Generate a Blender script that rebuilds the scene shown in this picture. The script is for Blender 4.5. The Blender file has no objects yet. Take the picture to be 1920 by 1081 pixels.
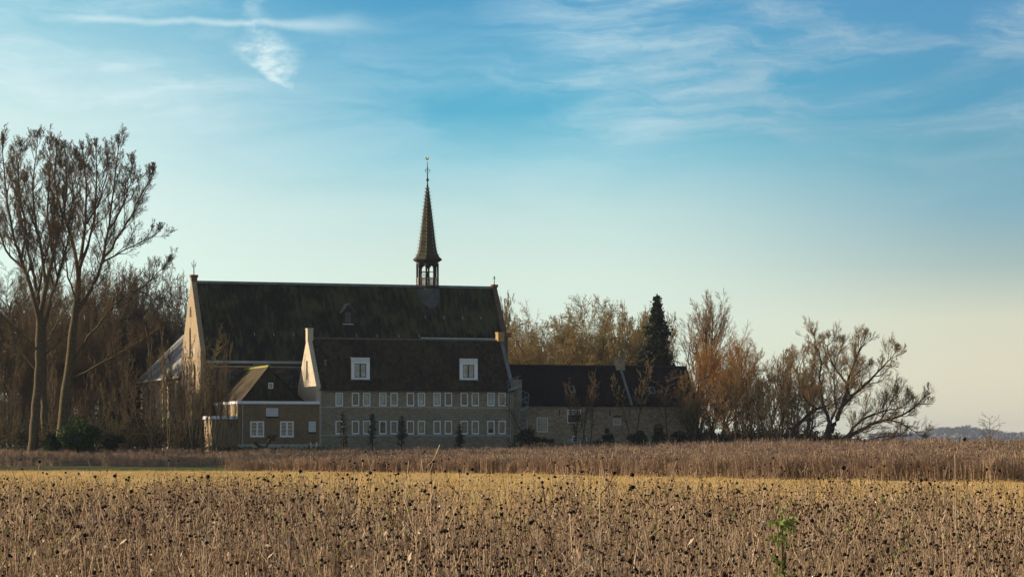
import bpy, math, random
import numpy as np
from mathutils import Vector

# ------------------------------------------------------------------ camera, world, sun
scene = bpy.context.scene
COL = scene.collection
H = 1.7            # eye height
F = 5000.0         # focal length in pixels of a 1920 wide frame
HY = 838.0         # horizon row
cam_data = bpy.data.cameras.new("camera")
cam = bpy.data.objects.new("camera", cam_data)
COL.objects.link(cam)
cam.location = (0, 0, H)
cam.rotation_euler = (math.radians(90), 0, 0)
cam_data.sensor_width = 36.0
cam_data.lens = F / 1920 * 36
cam_data.shift_y = (HY - 540.5) / 1920
cam_data.clip_start = 0.5
cam_data.clip_end = 20000
scene.camera = cam

SUN_EL = math.radians(19)
SUN_AZ = math.radians(-74)      # measured from +Y towards +X
sdir = Vector((math.sin(SUN_AZ) * math.cos(SUN_EL), math.cos(SUN_AZ) * math.cos(SUN_EL), math.sin(SUN_EL)))
sl = bpy.data.lights.new("sun", 'SUN')
sl.energy = 5.0
sl.angle = math.radians(0.5)
sl.color = (1.0, 0.83, 0.62)
sun = bpy.data.objects.new("sun", sl)
COL.objects.link(sun)
sun.rotation_euler = sdir.to_track_quat('Z', 'Y').to_euler()
sun.location = (-60, 60, 60)

scene.view_settings.view_transform = 'Standard'
scene.view_settings.look = 'None'
scene.view_settings.exposure = 0.45
scene.view_settings.gamma = 1.0
scene.view_settings.use_curve_mapping = False


def srgb(r, g, b):
    def f(c):
        c /= 255.0
        return c / 12.92 if c <= 0.04045 else ((c + 0.055) / 1.055) ** 2.4
    return (f(r), f(g), f(b), 1.0)


class NT:
    """small helper for building node trees"""
    def __init__(self, nt):
        self.nt = nt
    def n(self, typ, **kw):
        nd = self.nt.nodes.new(typ)
        for k, v in kw.items():
            setattr(nd, k, v)
        return nd
    def put(self, sock, v):
        if hasattr(v, 'is_linked') or isinstance(v, bpy.types.NodeSocket):
            self.nt.links.new(v, sock)
        else:
            sock.default_value = v
    def math(self, op, a, b=0.0, c=0.0, clamp=False):
        nd = self.n('ShaderNodeMath', operation=op, use_clamp=clamp)
        self.put(nd.inputs[0], a); self.put(nd.inputs[1], b); self.put(nd.inputs[2], c)
        return nd.outputs[0]
    def mix(self, fac, a, b, mode='MIX'):
        nd = self.n('ShaderNodeMix', data_type='RGBA', blend_type=mode)
        self.put(nd.inputs[0], fac); self.put(nd.inputs[6], a); self.put(nd.inputs[7], b)
        return nd.outputs[2]
    def ramp(self, fac, stops, interp='LINEAR'):
        nd = self.n('ShaderNodeValToRGB')
        cr = nd.color_ramp
        cr.interpolation = interp
        while len(cr.elements) < len(stops):
            cr.elements.new(0.5)
        for e, (p, c) in zip(cr.elements, stops):
            e.position = p
            e.color = c if len(c) == 4 else (*c, 1)
        self.put(nd.inputs[0], fac)
        return nd.outputs[0]
    def comb(self, x, y, z):
        nd = self.n('ShaderNodeCombineXYZ')
        self.put(nd.inputs[0], x); self.put(nd.inputs[1], y); self.put(nd.inputs[2], z)
        return nd.outputs[0]
    def sep(self, v):
        nd = self.n('ShaderNodeSeparateXYZ')
        self.put(nd.inputs[0], v)
        return nd.outputs
    def noise(self, vec, scale, detail=4.0, rough=0.55, dist=0.0):
        nd = self.n('ShaderNodeTexNoise')
        self.put(nd.inputs['Vector'], vec)
        nd.inputs['Scale'].default_value = scale
        nd.inputs['Detail'].default_value = detail
        nd.inputs['Roughness'].default_value = rough
        nd.inputs['Distortion'].default_value = dist
        return nd.outputs[0]
    def smooth(self, v, a, b):
        nd = self.n('ShaderNodeMapRange', interpolation_type='SMOOTHSTEP')
        self.put(nd.inputs[0], v)
        nd.inputs[1].default_value = a
        nd.inputs[2].default_value = b
        nd.inputs[3].default_value = 0.0
        nd.inputs[4].default_value = 1.0
        return nd.outputs[0]


# ---- world: Nishita sky above, graded winter haze band with cirrus near the horizon
world = bpy.data.worlds.new("World")
scene.world = world
world.use_nodes = True
wt = world.node_tree
wt.nodes.clear()
w = NT(wt)
out = w.n('ShaderNodeOutputWorld')
bg = w.n('ShaderNodeBackground')
wt.links.new(bg.outputs[0], out.inputs[0])
sky = w.n('ShaderNodeTexSky', sky_type='NISHITA')
sky.sun_disc = False
sky.sun_elevation = SUN_EL
sky.sun_rotation = SUN_AZ
sky.altitude = 0
sky.air_density = 1.0
sky.dust_density = 1.2
sky.ozone_density = 1.5
tc = w.n('ShaderNodeTexCoord')
sx, sy, sz = w.sep(tc.outputs['Generated'])
az = w.math('ARCTAN2', sx, sy)
hyp = w.math('SQRT', w.math('ADD', w.math('MULTIPLY', sx, sx), w.math('MULTIPLY', sy, sy)))
el = w.math('DIVIDE', sz, w.math('MAXIMUM', hyp, 0.001))
U = 0.35


def v_of(py):
    return (HY - py) / F


def stops(lst):
    return [((v_of(py)) / 0.2, srgb(*c)) for py, c in lst]
elr = w.math('DIVIDE', el, 0.2, clamp=True)
mid = w.ramp(elr, stops([(838, (206, 212, 190)), (760, (212, 224, 206)), (640, (214, 226, 212)), (520, (207, 223, 214)),
                         (400, (184, 212, 211)), (300, (138, 192, 208)), (210, (88, 168, 198)), (60, (82, 156, 194)), (0, (74, 148, 190))]))
left = w.ramp(elr, stops([(838, (214, 228, 214)), (640, (222, 238, 228)), (480, (218, 238, 230)), (360, (215, 232, 228)),
                          (230, (198, 222, 223)), (120, (170, 208, 219)), (0, (116, 182, 206))]))
right = w.ramp(elr, stops([(838, (214, 204, 180)), (700, (216, 208, 184)), (600, (206, 206, 186)), (500, (160, 180, 178)), (400, (124, 165, 182)),
                           (300, (98, 156, 178)), (200, (86, 150, 182)), (0, (84, 142, 184))]))
fl = w.smooth(az, -0.02, -0.20)
fr = w.smooth(az, 0.02, 0.20)
base = w.mix(1.0, w.mix(fr, w.mix(fl, mid, left), right), (0.835, 0.85, 0.83, 1), 'MULTIPLY')
# cirrus in direction space
wp_ = w.noise(w.comb(az, w.math('MULTIPLY', el, 2.0), 5.0), 14.0, 5.0, 0.6)
wps = w.math('MULTIPLY', w.math('SUBTRACT', wp_, 0.5), 0.10)
P = w.comb(w.math('ADD', az, wps), w.math('ADD', w.math('MULTIPLY', el, 4.2), wps), 0.0)
n1 = w.noise(P, 11.0, 7.0, 0.58, 0.6)
P2 = w.comb(w.math('ADD', w.math('ADD', az, wps), w.math('MULTIPLY', el, 1.2)), w.math('ADD', w.math('MULTIPLY', el, 7.0), wps), 3.0)
n2 = w.noise(P2, 16.0, 8.0, 0.6, 0.4)
band = w.math('MULTIPLY', w.smooth(el, 0.095, 0.135), 1.0)
veil = w.math('MULTIPLY', w.smooth(n1, 0.34, 0.66), w.smooth(n2, 0.28, 0.78))
side = w.math('ADD', w.math('MULTIPLY', w.smooth(az, -0.02, 0.07), 1.0), w.math('ADD', w.math('MULTIPLY', w.smooth(az, -0.06, -0.15), 0.62), 0.14))
veil = w.math('MULTIPLY', w.math('MULTIPLY', w.math('MULTIPLY', veil, band), side), 1.9, clamp=True)
# a faint broad veil low over the left
veil2 = w.math('MULTIPLY', w.math('MULTIPLY', w.smooth(n1, 0.3, 0.7), 0.22), w.math('MULTIPLY', w.smooth(el, 0.05, 0.10), w.smooth(el, 0.17, 0.12)))
fz = w.noise(w.comb(az, w.math('MULTIPLY', el, 2.0), 7.0), 60.0, 6.0, 0.6)
fzd = w.math('SUBTRACT', fz, 0.5)


def uv_of(px, py):
    return math.atan((px - 960) / F), v_of(py)
# contrail streak
tu0, tv0 = uv_of(330, 46)
wob = w.noise(w.comb(az, 0.0, 0.0), 40.0, 3.0)
tline = w.math('ADD', tv0, w.math('MULTIPLY', w.math('SUBTRACT', wob, 0.5), 0.006))
td = w.math('ABSOLUTE', w.math('SUBTRACT', w.math('SUBTRACT', el, tline), w.math('MULTIPLY', w.math('SUBTRACT', az, tu0), -0.012)))
tw = w.math('ADD', 0.0016, w.math('MULTIPLY', w.smooth(az, uv_of(480, 0)[0], uv_of(700, 0)[0]), 0.0036))
trail = w.smooth(w.math('DIVIDE', td, tw), 1.3, 0.0)
trail = w.math('MULTIPLY', w.math('MULTIPLY', trail, w.smooth(az, uv_of(60, 0)[0], uv_of(200, 0)[0])), w.smooth(az, uv_of(760, 0)[0], uv_of(560, 0)[0]))
trail = w.math('MULTIPLY', w.math('MULTIPLY', trail, 0.50), w.math('ADD', 0.35, w.math('MULTIPLY', fz, 1.3)))
# falling puff: a wedge leaning right, pointed at its foot
pu, pv = uv_of(500, 0)
t = w.math('DIVIDE', w.math('SUBTRACT', pv, el), v_of(0) - v_of(175))          # 0 at the top, 1 at the tip
cxp = w.math('ADD', uv_of(478, 0)[0], w.math('MULTIPLY', w.math('MULTIPLY', t, t), (548 - 478) / F))
wid = w.ramp(t, [(0.0, (0.0045,) * 3), (0.3, (0.0055,) * 3), (0.55, (0.0125,) * 3), (0.75, (0.0085,) * 3), (1.0, (0.0008,) * 3)])
pd = w.math('DIVIDE', w.math('ABSOLUTE', w.math('ADD', w.math('SUBTRACT', az, cxp), w.math('MULTIPLY', fzd, 0.022))), wid)
puff = w.smooth(pd, 1.25, 0.15)
puff = w.math('MULTIPLY', puff, w.math('MULTIPLY', w.smooth(t, 1.05, 0.8), w.math('ADD', 0.30, w.math('MULTIPLY', w.smooth(t, 0.15, 0.6), 0.75))))
fz2 = w.noise(w.comb(w.math('ADD', az, w.math('MULTIPLY', el, -0.4)), w.math('MULTIPLY', el, 1.6), 2.0), 190.0, 6.0, 0.65)
puff = w.math('MULTIPLY', puff, w.math('MULTIPLY', w.smooth(fz, 0.22, 0.6), w.math('ADD', 0.35, w.math('MULTIPLY', w.smooth(fz2, 0.3, 0.7), 0.75))))
cl = w.math('ADD', w.math('ADD', w.math('ADD', w.math('MULTIPLY', veil, 0.58), veil2), trail), puff, clamp=True)
ccol = w.mix(w.smooth(az, 0.0, 0.12), srgb(196, 214, 216), srgb(150, 173, 186))
low = w.mix(w.math('MULTIPLY', cl, 0.85), base, ccol)
nish = w.mix(1.0, sky.outputs[0], (0.088, 0.081, 0.074, 1), 'MULTIPLY')
fin = w.mix(w.smooth(el, 0.185, 0.30), low, nish)
wt.links.new(fin, bg.inputs[0])
bg.inputs[1].default_value = 1.0

# ------------------------------------------------------------------ helpers
TH = math.radians(18)
CU, SU = math.cos(TH), math.sin(TH)
OX, OY = (592 - 960) / F * 262, 262.0


def a_of(px, b):
    k = (px - 960) / F
    return (k * (OY + b * CU) - OX + b * SU) / (CU - k * SU)


def b_of(px, a):
    k = (px - 960) / F
    return (k * (OY + a * SU) - OX - a * CU) / (-SU - k * CU)


def yab(a, b):
    return OY + a * SU + b * CU


def z_of(py, a, b):
    return H + (HY - py) / F * yab(a, b)


def world_ab(a, b):
    return (OX + a * CU - b * SU, OY + a * SU + b * CU)


def at(px, D):
    return (px - 960) / F * D


def zat(py, D):
    return H + (HY - py) / F * D


def sstep(x, a, b):
    t = np.clip((np.asarray(x, float) - a) / (b - a), 0, 1)
    return t * t * (3 - 2 * t)


def edge_y(x):
    return np.interp(x, [-80, -45, -18, 0, 14, 24, 40, 80], [196, 194, 190, 172, 142, 130, 124, 118])


def gz(x, y):
    e = edge_y(x)
    return 1.3 * sstep(y, np.minimum(e + 8, 205), 252)


def tag(o, label=None, cat=None, group=None, kind=None):
    if label: o['label'] = label
    if cat: o['category'] = cat
    if group: o['group'] = group
    if kind: o['kind'] = kind
    return o


def empty(name, loc, rz=0.0, label=None, cat=None, group=None):
    o = bpy.data.objects.new(name, None)
    o.empty_display_size = 0.3
    COL.objects.link(o)
    o.location = loc
    o.rotation_euler = (0, 0, rz)
    return tag(o, label, cat, group)


def link_mesh(name, me, parent=None):
    o = bpy.data.objects.new(name, me)
    COL.objects.link(o)
    if parent: o.parent = parent
    return o


def copy_tree(o, parent=None):
    c = o.copy()
    COL.objects.link(c)
    c.parent = parent
    for ch in list(o.children):
        copy_tree(ch, c)
    return c


def np_mesh(name, V, faces, mats, mi=None, smooth=False):
    """V (n,3); faces list of int arrays (k, 3 or 4)"""
    me = bpy.data.meshes.new(name)
    me.vertices.add(len(V))
    me.vertices.foreach_set('co', np.ascontiguousarray(V, dtype=np.float32).ravel())
    loops = np.concatenate([f.ravel() for f in faces]).astype(np.int32)
    tot = np.concatenate([np.full(len(f), f.shape[1], np.int32) for f in faces])
    start = np.concatenate([[0], np.cumsum(tot)[:-1]]).astype(np.int32)
    me.loops.add(len(loops))
    me.loops.foreach_set('vertex_index', loops)
    me.polygons.add(len(tot))
    me.polygons.foreach_set('loop_start', start)
    me.polygons.foreach_set('loop_total', tot)
    if mi is not None:
        me.polygons.foreach_set('material_index', np.ascontiguousarray(mi, dtype=np.int32))
    if smooth:
        me.polygons.foreach_set('use_smooth', np.ones(len(tot), bool))
    for m in mats: me.materials.append(m)
    me.update(calc_edges=True)
    me.validate(verbose=False)
    return me


class MB:
    """polygons in the (a, b, z) frame of the monastery, written to one mesh object in its root's own frame"""
    def __init__(self):
        self.v, self.f, self.m = [], [], []
    def poly(self, pts, m=0):
        i = len(self.v)
        self.v += [tuple(p) for p in pts]
        self.f.append(tuple(range(i, i + len(pts))))
        self.m.append(m)
        return self
    def box(self, a0, a1, b0, b1, z0, z1, m=0):
        i = len(self.v)
        self.v += [(a0, b0, z0), (a1, b0, z0), (a1, b1, z0), (a0, b1, z0), (a0, b0, z1), (a1, b0, z1), (a1, b1, z1), (a0, b1, z1)]
        for q in ((0, 3, 2, 1), (4, 5, 6, 7), (0, 1, 5, 4), (1, 2, 6, 5), (2, 3, 7, 6), (3, 0, 4, 7)):
            self.f.append(tuple(i + k for k in q)); self.m.append(m)
        return self
    def prism(self, prof, axis, t0, t1, m=0):
        """prof: list of (s, z); extruded along axis 'a' (s = b) or 'b' (s = a)"""
        def P(s, z, t):
            return (t, s, z) if axis == 'a' else (s, t, z)
        n = len(prof)
        i = len(self.v)
        self.v += [P(s, z, t0) for s, z in prof] + [P(s, z, t1) for s, z in prof]
        self.f.append(tuple(i + k for k in range(n))); self.m.append(m)
        self.f.append(tuple(i + n + k for k in reversed(range(n)))); self.m.append(m)
        for k in range(n):
            l = (k + 1) % n
            self.f.append((i + k, i + n + k, i + n + l, i + l)); self.m.append(m)
        return self
    def tube(self, pts, r, n=6, m=0):
        pts = [Vector(p) for p in pts]
        rs = r if isinstance(r, (list, tuple)) else [r] * len(pts)
        i0 = len(self.v)
        for k, p in enumerate(pts):
            tg = (pts[min(k + 1, len(pts) - 1)] - pts[max(k - 1, 0)]).normalized()
            ref = Vector((0, 0, 1)) if abs(tg.z) < 0.9 else Vector((1, 0, 0))
            x = tg.cross(ref).normalized(); y = tg.cross(x)
            for j in range(n):
                an = 2 * math.pi * j / n
                self.v.append(tuple(p + (x * math.cos(an) + y * math.sin(an)) * rs[k]))
        for k in range(len(pts) - 1):
            for j in range(n):
                l = (j + 1) % n
                self.f.append((i0 + k * n + j, i0 + k * n + l, i0 + (k + 1) * n + l, i0 + (k + 1) * n + j)); self.m.append(m)
        self.f.append(tuple(i0 + j for j in reversed(range(n)))); self.m.append(m)
        e = i0 + (len(pts) - 1) * n
        self.f.append(tuple(e + j for j in range(n))); self.m.append(m)
        return self
    def lathe(self, c, prof, n=8, m=0, rot=0.0):
        i0 = len(self.v)
        for r, z in prof:
            for j in range(n):
                an = rot + 2 * math.pi * j / n
                self.v.append((c[0] + r * math.cos(an), c[1] + r * math.sin(an), z))
        for k in range(len(prof) - 1):
            for j in range(n):
                l = (j + 1) % n
                self.f.append((i0 + k * n + j, i0 + k * n + l, i0 + (k + 1) * n + l, i0 + (k + 1) * n + j)); self.m.append(m)
        self.f.append(tuple(i0 + j for j in reversed(range(n)))); self.m.append(m)
        e = i0 + (len(prof) - 1) * n
        self.f.append(tuple(e + j for j in range(n))); self.m.append(m)
        return self
    def wall_a(self, a0, a1, z0, z1, b, holes, depth=0.18, m=0):
        """front wall in plane b facing -b with rectangular openings (h0,h1,zz0,zz1) and reveals"""
        A = sorted({a0, a1, *[h[0] for h in holes], *[h[1] for h in holes]})
        Z = sorted({z0, z1, *[h[2] for h in holes], *[h[3] for h in holes]})
        for i in range(len(A) - 1):
            for j in range(len(Z) - 1):
                ca, cz = (A[i] + A[i + 1]) / 2, (Z[j] + Z[j + 1]) / 2
                if any(h[0] < ca < h[1] and h[2] < cz < h[3] for h in holes): continue
                self.poly([(A[i], b, Z[j]), (A[i + 1], b, Z[j]), (A[i + 1], b, Z[j + 1]), (A[i], b, Z[j + 1])], m)
        for h0, h1, c0, c1 in holes:
            d = b + depth
            self.poly([(h0, b, c0), (h0, b, c1), (h0, d, c1), (h0, d, c0)], m)
            self.poly([(h1, b, c0), (h1, d, c0), (h1, d, c1), (h1, b, c1)], m)
            self.poly([(h0, b, c0), (h0, d, c0), (h1, d, c0), (h1, b, c0)], m)
            self.poly([(h0, b, c1), (h1, b, c1), (h1, d, c1), (h0, d, c1)], m)
        return self
    def build(self, name, mats, parent, origin=None, smooth=False, label=None):
        """origin: (a0, b0, z0) of the top root; defaults to ROOTS[parent chain]"""
        p = parent
        while p.parent: p = p.parent
        a0, b0, z0 = ROOTS[p.name]
        if not isinstance(mats, (list, tuple)): mats = [mats]
        me = bpy.data.meshes.new(name)
        me.from_pydata([(x - a0, y - b0, z - z0) for x, y, z in self.v], [], self.f)
        for mm in mats: me.materials.append(mm)
        me.polygons.foreach_set('material_index', self.m)
        if smooth: me.polygons.foreach_set('use_smooth', [True] * len(self.f))
        me.update()
        o = link_mesh(name, me, parent)
        if label: o['label'] = label
        return o


ROOTS = {}


def root_ab(name, a, b, z, label, cat, group=None):
    x, y = world_ab(a, b)
    o = empty(name, (x, y, z), TH, label, cat, group)
    ROOTS[o.name] = (a, b, z)
    return o

# ------------------------------------------------------------------ materials
MATS = {}


def new_mat(name):
    m = bpy.data.materials.new(name)
    m.use_nodes = True
    nt = m.node_tree
    nt.nodes.clear()
    n = NT(nt)
    o = n.n('ShaderNodeOutputMaterial')
    p = n.n('ShaderNodeBsdfPrincipled')
    nt.links.new(p.outputs[0], o.inputs[0])
    p.inputs['Specular IOR Level'].default_value = 0.25
    MATS[name] = m
    return m, n, p


def bump(n, p, h, strength, dist):
    b = n.n('ShaderNodeBump')
    b.inputs['Strength'].default_value = strength
    b.inputs['Distance'].default_value = dist
    n.put(b.inputs['Height'], h)
    n.nt.links.new(b.outputs[0], p.inputs['Normal'])


def plain(name, col, rough=0.7, var=0.15, scale=3.0, metallic=0.0, spec=0.25):
    m, n, p = new_mat(name)
    t = n.n('ShaderNodeTexCoord')
    nz = n.noise(t.outputs['Object'], scale, 5.0)
    c = n.mix(n.smooth(nz, 0.3, 0.7), tuple(x * (1 - var) for x in col[:3]) + (1,), tuple(min(1, x * (1 + var)) for x in col[:3]) + (1,))
    n.put(p.inputs['Base Color'], c)
    p.inputs['Roughness'].default_value = rough
    p.inputs['Metallic'].default_value = metallic
    p.inputs['Specular IOR Level'].default_value = spec
    return m


def brick(name, c1, c2, mortar, stain=(0.05, 0.045, 0.035), stain_amt=0.35, bw=0.22, bh=0.075, ground=None):
    m, n, p = new_mat(name)
    t = n.n('ShaderNodeTexCoord')
    x, y, z = n.sep(t.outputs['Object'])
    vec = n.comb(n.math('ADD', x, y), z, 0.0)
    br = n.n('ShaderNodeTexBrick')
    n.put(br.inputs['Vector'], vec)
    br.inputs['Scale'].default_value = 1.0
    br.inputs['Brick Width'].default_value = bw
    br.inputs['Row Height'].default_value = bh
    br.inputs['Mortar Size'].default_value = 0.009
    br.inputs['Mortar Smooth'].default_value = 0.2
    br.inputs['Color1'].default_value = (*c1, 1)
    br.inputs['Color2'].default_value = (*c2, 1)
    br.inputs['Mortar'].default_value = (*mortar, 1)
    big = n.noise(t.outputs['Object'], 0.35, 6.0, 0.6)
    med = n.noise(t.outputs['Object'], 2.2, 5.0, 0.65)
    # patches of brick that fired darker or paler, a metre or so across and brick by brick
    c = n.mix(n.math('MULTIPLY', n.smooth(med, 0.35, 0.72), 0.45), br.outputs['Color'], (*[v * 0.55 for v in c1], 1))
    st = n.noise(n.comb(n.math('MULTIPLY', n.math('ADD', x, y), 1.0), n.math('MULTIPLY', z, 0.35), 0.0), 1.1, 5.0)
    c = n.mix(n.math('MULTIPLY', n.math('MULTIPLY', n.smooth(st, 0.48, 0.75), n.smooth(big, 0.3, 0.65)), stain_amt), c, (*stain, 1))
    n.put(p.inputs['Base Color'], c)
    p.inputs['Roughness'].default_value = 0.9
    bump(n, p, br.outputs['Fac'], -0.5, 0.01)
    return m


def rooftile(name, c1, c2, moss, moss_amt, tw=0.25, th=0.22, streak=1.0, rough=0.75, axis='x'):
    m, n, p = new_mat(name)
    t = n.n('ShaderNodeTexCoord')
    x, y, z = n.sep(t.outputs['Object'])
    s = x if axis == 'x' else y if axis == 'y' else n.math('ADD', x, y)
    br = n.n('ShaderNodeTexBrick')
    n.put(br.inputs['Vector'], n.comb(s, z, 0.0))
    br.offset = 0.0
    br.inputs['Scale'].default_value = 1.0
    br.inputs['Brick Width'].default_value = tw
    br.inputs['Row Height'].default_value = th
    br.inputs['Mortar Size'].default_value = 0.02
    br.inputs['Color1'].default_value = (*c1, 1)
    br.inputs['Color2'].default_value = (*c2, 1)
    br.inputs['Mortar'].default_value = (*[v * 0.4 for v in c1], 1)
    col = br.outputs['Color']
    big = n.noise(t.outputs['Object'], 0.3, 7.0, 0.62)
    fine = n.noise(n.comb(n.math('MULTIPLY', s, 2.2), n.math('MULTIPLY', z, 0.45), 0.0), 1.2, 6.0, 0.65)
    mz = n.math('MULTIPLY', n.smooth(n.math('ADD', n.math('MULTIPLY', big, 0.5), n.math('MULTIPLY', fine, 0.5)), 0.44, 0.60), moss_amt)
    col = n.mix(mz, col, (*moss, 1))
    spk = n.noise(t.outputs['Object'], 9.0, 2.0)
    col = n.mix(n.math('MULTIPLY', n.smooth(spk, 0.68, 0.78), 0.5), col, (0.16, 0.15, 0.11, 1))
    n.put(p.inputs['Base Color'], col)
    p.inputs['Roughness'].default_value = rough
    p.inputs['Specular IOR Level'].default_value = 0.15
    wv = n.math('SINE', n.math('MULTIPLY', s, 2 * math.pi / tw))
    row = n.math('FRACT', n.math('DIVIDE', z, th))
    bump(n, p, n.math('ADD', n.math('MULTIPLY', wv, 0.5), n.math('MULTIPLY', row, -0.8)), 0.7, 0.03)
    return m


def glass(name, tint, rough=0.06, spec=0.6, var=0.3):
    m, n, p = new_mat(name)
    t = n.n('ShaderNodeTexCoord')
    oi = n.n('ShaderNodeObjectInfo')
    nz = n.noise(t.outputs['Object'], 1.6, 2.0, 0.5, 0.5)
    c = n.mix(n.smooth(nz, 0.3, 0.7), tuple(x * (1 - var) for x in tint) + (1,), tuple(x * (1 + var) for x in tint) + (1,))
    n.put(p.inputs['Base Color'], c)
    p.inputs['Roughness'].default_value = rough
    p.inputs['Specular IOR Level'].default_value = spec
    return m

M_BR_MOD = brick('taupe_brick', (0.37, 0.295, 0.20), (0.175, 0.135, 0.092), (0.36, 0.30, 0.22), bw=.30, bh=.10, stain_amt=0.25)
M_BR_BOX = brick('tan_brick', (0.26, 0.165, 0.08), (0.18, 0.115, 0.055), (0.26, 0.20, 0.12), stain_amt=0.5)
M_BR_WING = brick('old_brick', (0.46, 0.335, 0.215), (0.16, 0.105, 0.066), (0.46, 0.36, 0.25), bw=.30, bh=.10, stain_amt=0.35)
M_BR_CH = brick('church_brick_sunlit', (0.40, 0.29, 0.165), (0.29, 0.20, 0.11), (0.44, 0.37, 0.26), stain_amt=0.3)  # church brick with the sun on the gable side put into its colour
M_BR_CHF = brick('church_brick_shaded', (0.15, 0.095, 0.06), (0.10, 0.06, 0.04), (0.17, 0.14, 0.10), stain_amt=0.4)  # shade painted in: church brick darkened for walls turned from the sun
M_BR_RED = brick('red_brick', (0.28, 0.08, 0.04), (0.20, 0.06, 0.03), (0.25, 0.17, 0.12), stain_amt=0.2)
M_PALE = brick('taupe_brick_sunlit', (0.62, 0.53, 0.38), (0.52, 0.43, 0.30), (0.66, 0.59, 0.46), stain=(0.20, 0.16, 0.10), stain_amt=0.45)  # end gable's sunlight painted in: a paler copy of the taupe brick
M_RIDGE = plain('ridge_tile', (0.13, 0.105, 0.07), 0.85, 0.3, 3.0)
M_STONE = plain('pale_stone', (0.42, 0.40, 0.33), 0.85, 0.2, 4.0)
M_OCHRE = plain('ochre_brick', (0.38, 0.26, 0.10), 0.85, 0.2, 5.0)
M_ROOF_CH = rooftile('church_slates', (0.028, 0.020, 0.009), (0.016, 0.012, 0.005), (0.072, 0.072, 0.026), 0.95)
M_ROOF_MOD = rooftile('dark_pantiles', (0.060, 0.038, 0.018), (0.013, 0.008, 0.004), (0.080, 0.062, 0.026), 0.45, th=.34, tw=.34)
M_ROOF_WING = rooftile('brown_pantiles', (0.018, 0.010, 0.006), (0.009, 0.005, 0.003), (0.03, 0.022, 0.01), 0.25)
M_ROOF_BOX = rooftile('mossy_tiles', (0.085, 0.055, 0.028), (0.05, 0.034, 0.018), (0.10, 0.085, 0.025), 0.7, axis='y')
M_HUNG = rooftile('hung_tiles', (0.050, 0.035, 0.018), (0.034, 0.023, 0.013), (0.07, 0.075, 0.02), 0.8)
M_ROOF_CHAPEL = rooftile('grey_slates', (0.36, 0.36, 0.33), (0.28, 0.28, 0.26), (0.25, 0.24, 0.17), 0.4, th=0.3, axis='y')
M_SPIRE = rooftile('spire_slates', (0.085, 0.075, 0.038), (0.065, 0.056, 0.03), (0.07, 0.066, 0.032), 0.3, tw=0.2, th=0.18, axis='xy')
M_LEAD = plain('lead', (0.085, 0.088, 0.088), 0.6, 0.2, 1.5)
M_LEADL = plain('ridge_lead', (0.16, 0.18, 0.17), 0.55, 0.2, 1.5)
M_WHITE = plain('white_paint', (0.86, 0.87, 0.88), 0.5, 0.04, 2.0)
M_CREAM = plain('cream_paint', (0.62, 0.60, 0.50), 0.6, 0.12, 3.0)
M_GUTTER = plain('zinc_gutter', (0.42, 0.44, 0.42), 0.5, 0.12, 2.0)
M_DARKWOOD = plain('dark_wood', (0.035, 0.026, 0.018), 0.7, 0.2, 4.0)
M_BLACK = plain('black_shutter', (0.008, 0.007, 0.007), 0.6, 0.1)
M_SASH = plain('dark_sash', (0.03, 0.035, 0.035), 0.4, 0.1)
M_IRON = plain('iron', (0.06, 0.055, 0.05), 0.5, 0.2, 4.0, 0.6)
M_GOLD = plain('gilt', (0.80, 0.55, 0.15), 0.35, 0.1, 4.0, 0.8, 0.5)
M_STEEL = plain('galvanised_steel', (0.20, 0.235, 0.235), 0.5, 0.15, 4.0, 0.2)
M_PLANK = plain('weathered_plank', (0.30, 0.24, 0.15), 0.8, 0.2, 6.0)
M_CHAIR = plain('pale_plastic', (0.55, 0.52, 0.42), 0.6, 0.1, 6.0)
M_G_PALE = glass('pane_pale', (0.36, 0.37, 0.33), 0.12, 0.5, 0.2)  # pale grey tone set in the pane's own colour
M_G_MID = glass('pane_mid', (0.15, 0.13, 0.08), 0.08, 0.6, 0.45)  # mid brown tone set in the pane's own colour
M_G_DARK = glass('pane_dark', (0.022, 0.017, 0.009), 0.05, 0.6, 0.5)
M_G_BLOCK = glass('glass_block', (0.36, 0.40, 0.40), 0.25, 0.5, 0.2)
M_G_CH = glass('church_glass', (0.085, 0.09, 0.065), 0.2, 0.5, 0.6)
M_COPPER = plain('verdigris', (0.16, 0.22, 0.17), 0.6, 0.1)
# ------------------------------------------------------------------ buildings
ZG = 1.0        # the walls start a little below the lawn


def window(parent, px0, px1, py0, py1, b, glassmat, bars=(0, 0), fr=0.115, sash=True, mat=None, shutter=None, inset=0.025, dark_edge=False):
    """frame set in the reveal; returns hole"""
    a0, a1 = a_of(px0, b), a_of(px1, b)
    am = (a0 + a1) / 2
    z1, z0 = z_of(py0, am, b), z_of(py1, am, b)
    return make_window(parent, a0, a1, z0, z1, b, glassmat, bars, fr, sash, mat, shutter, inset)


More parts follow.
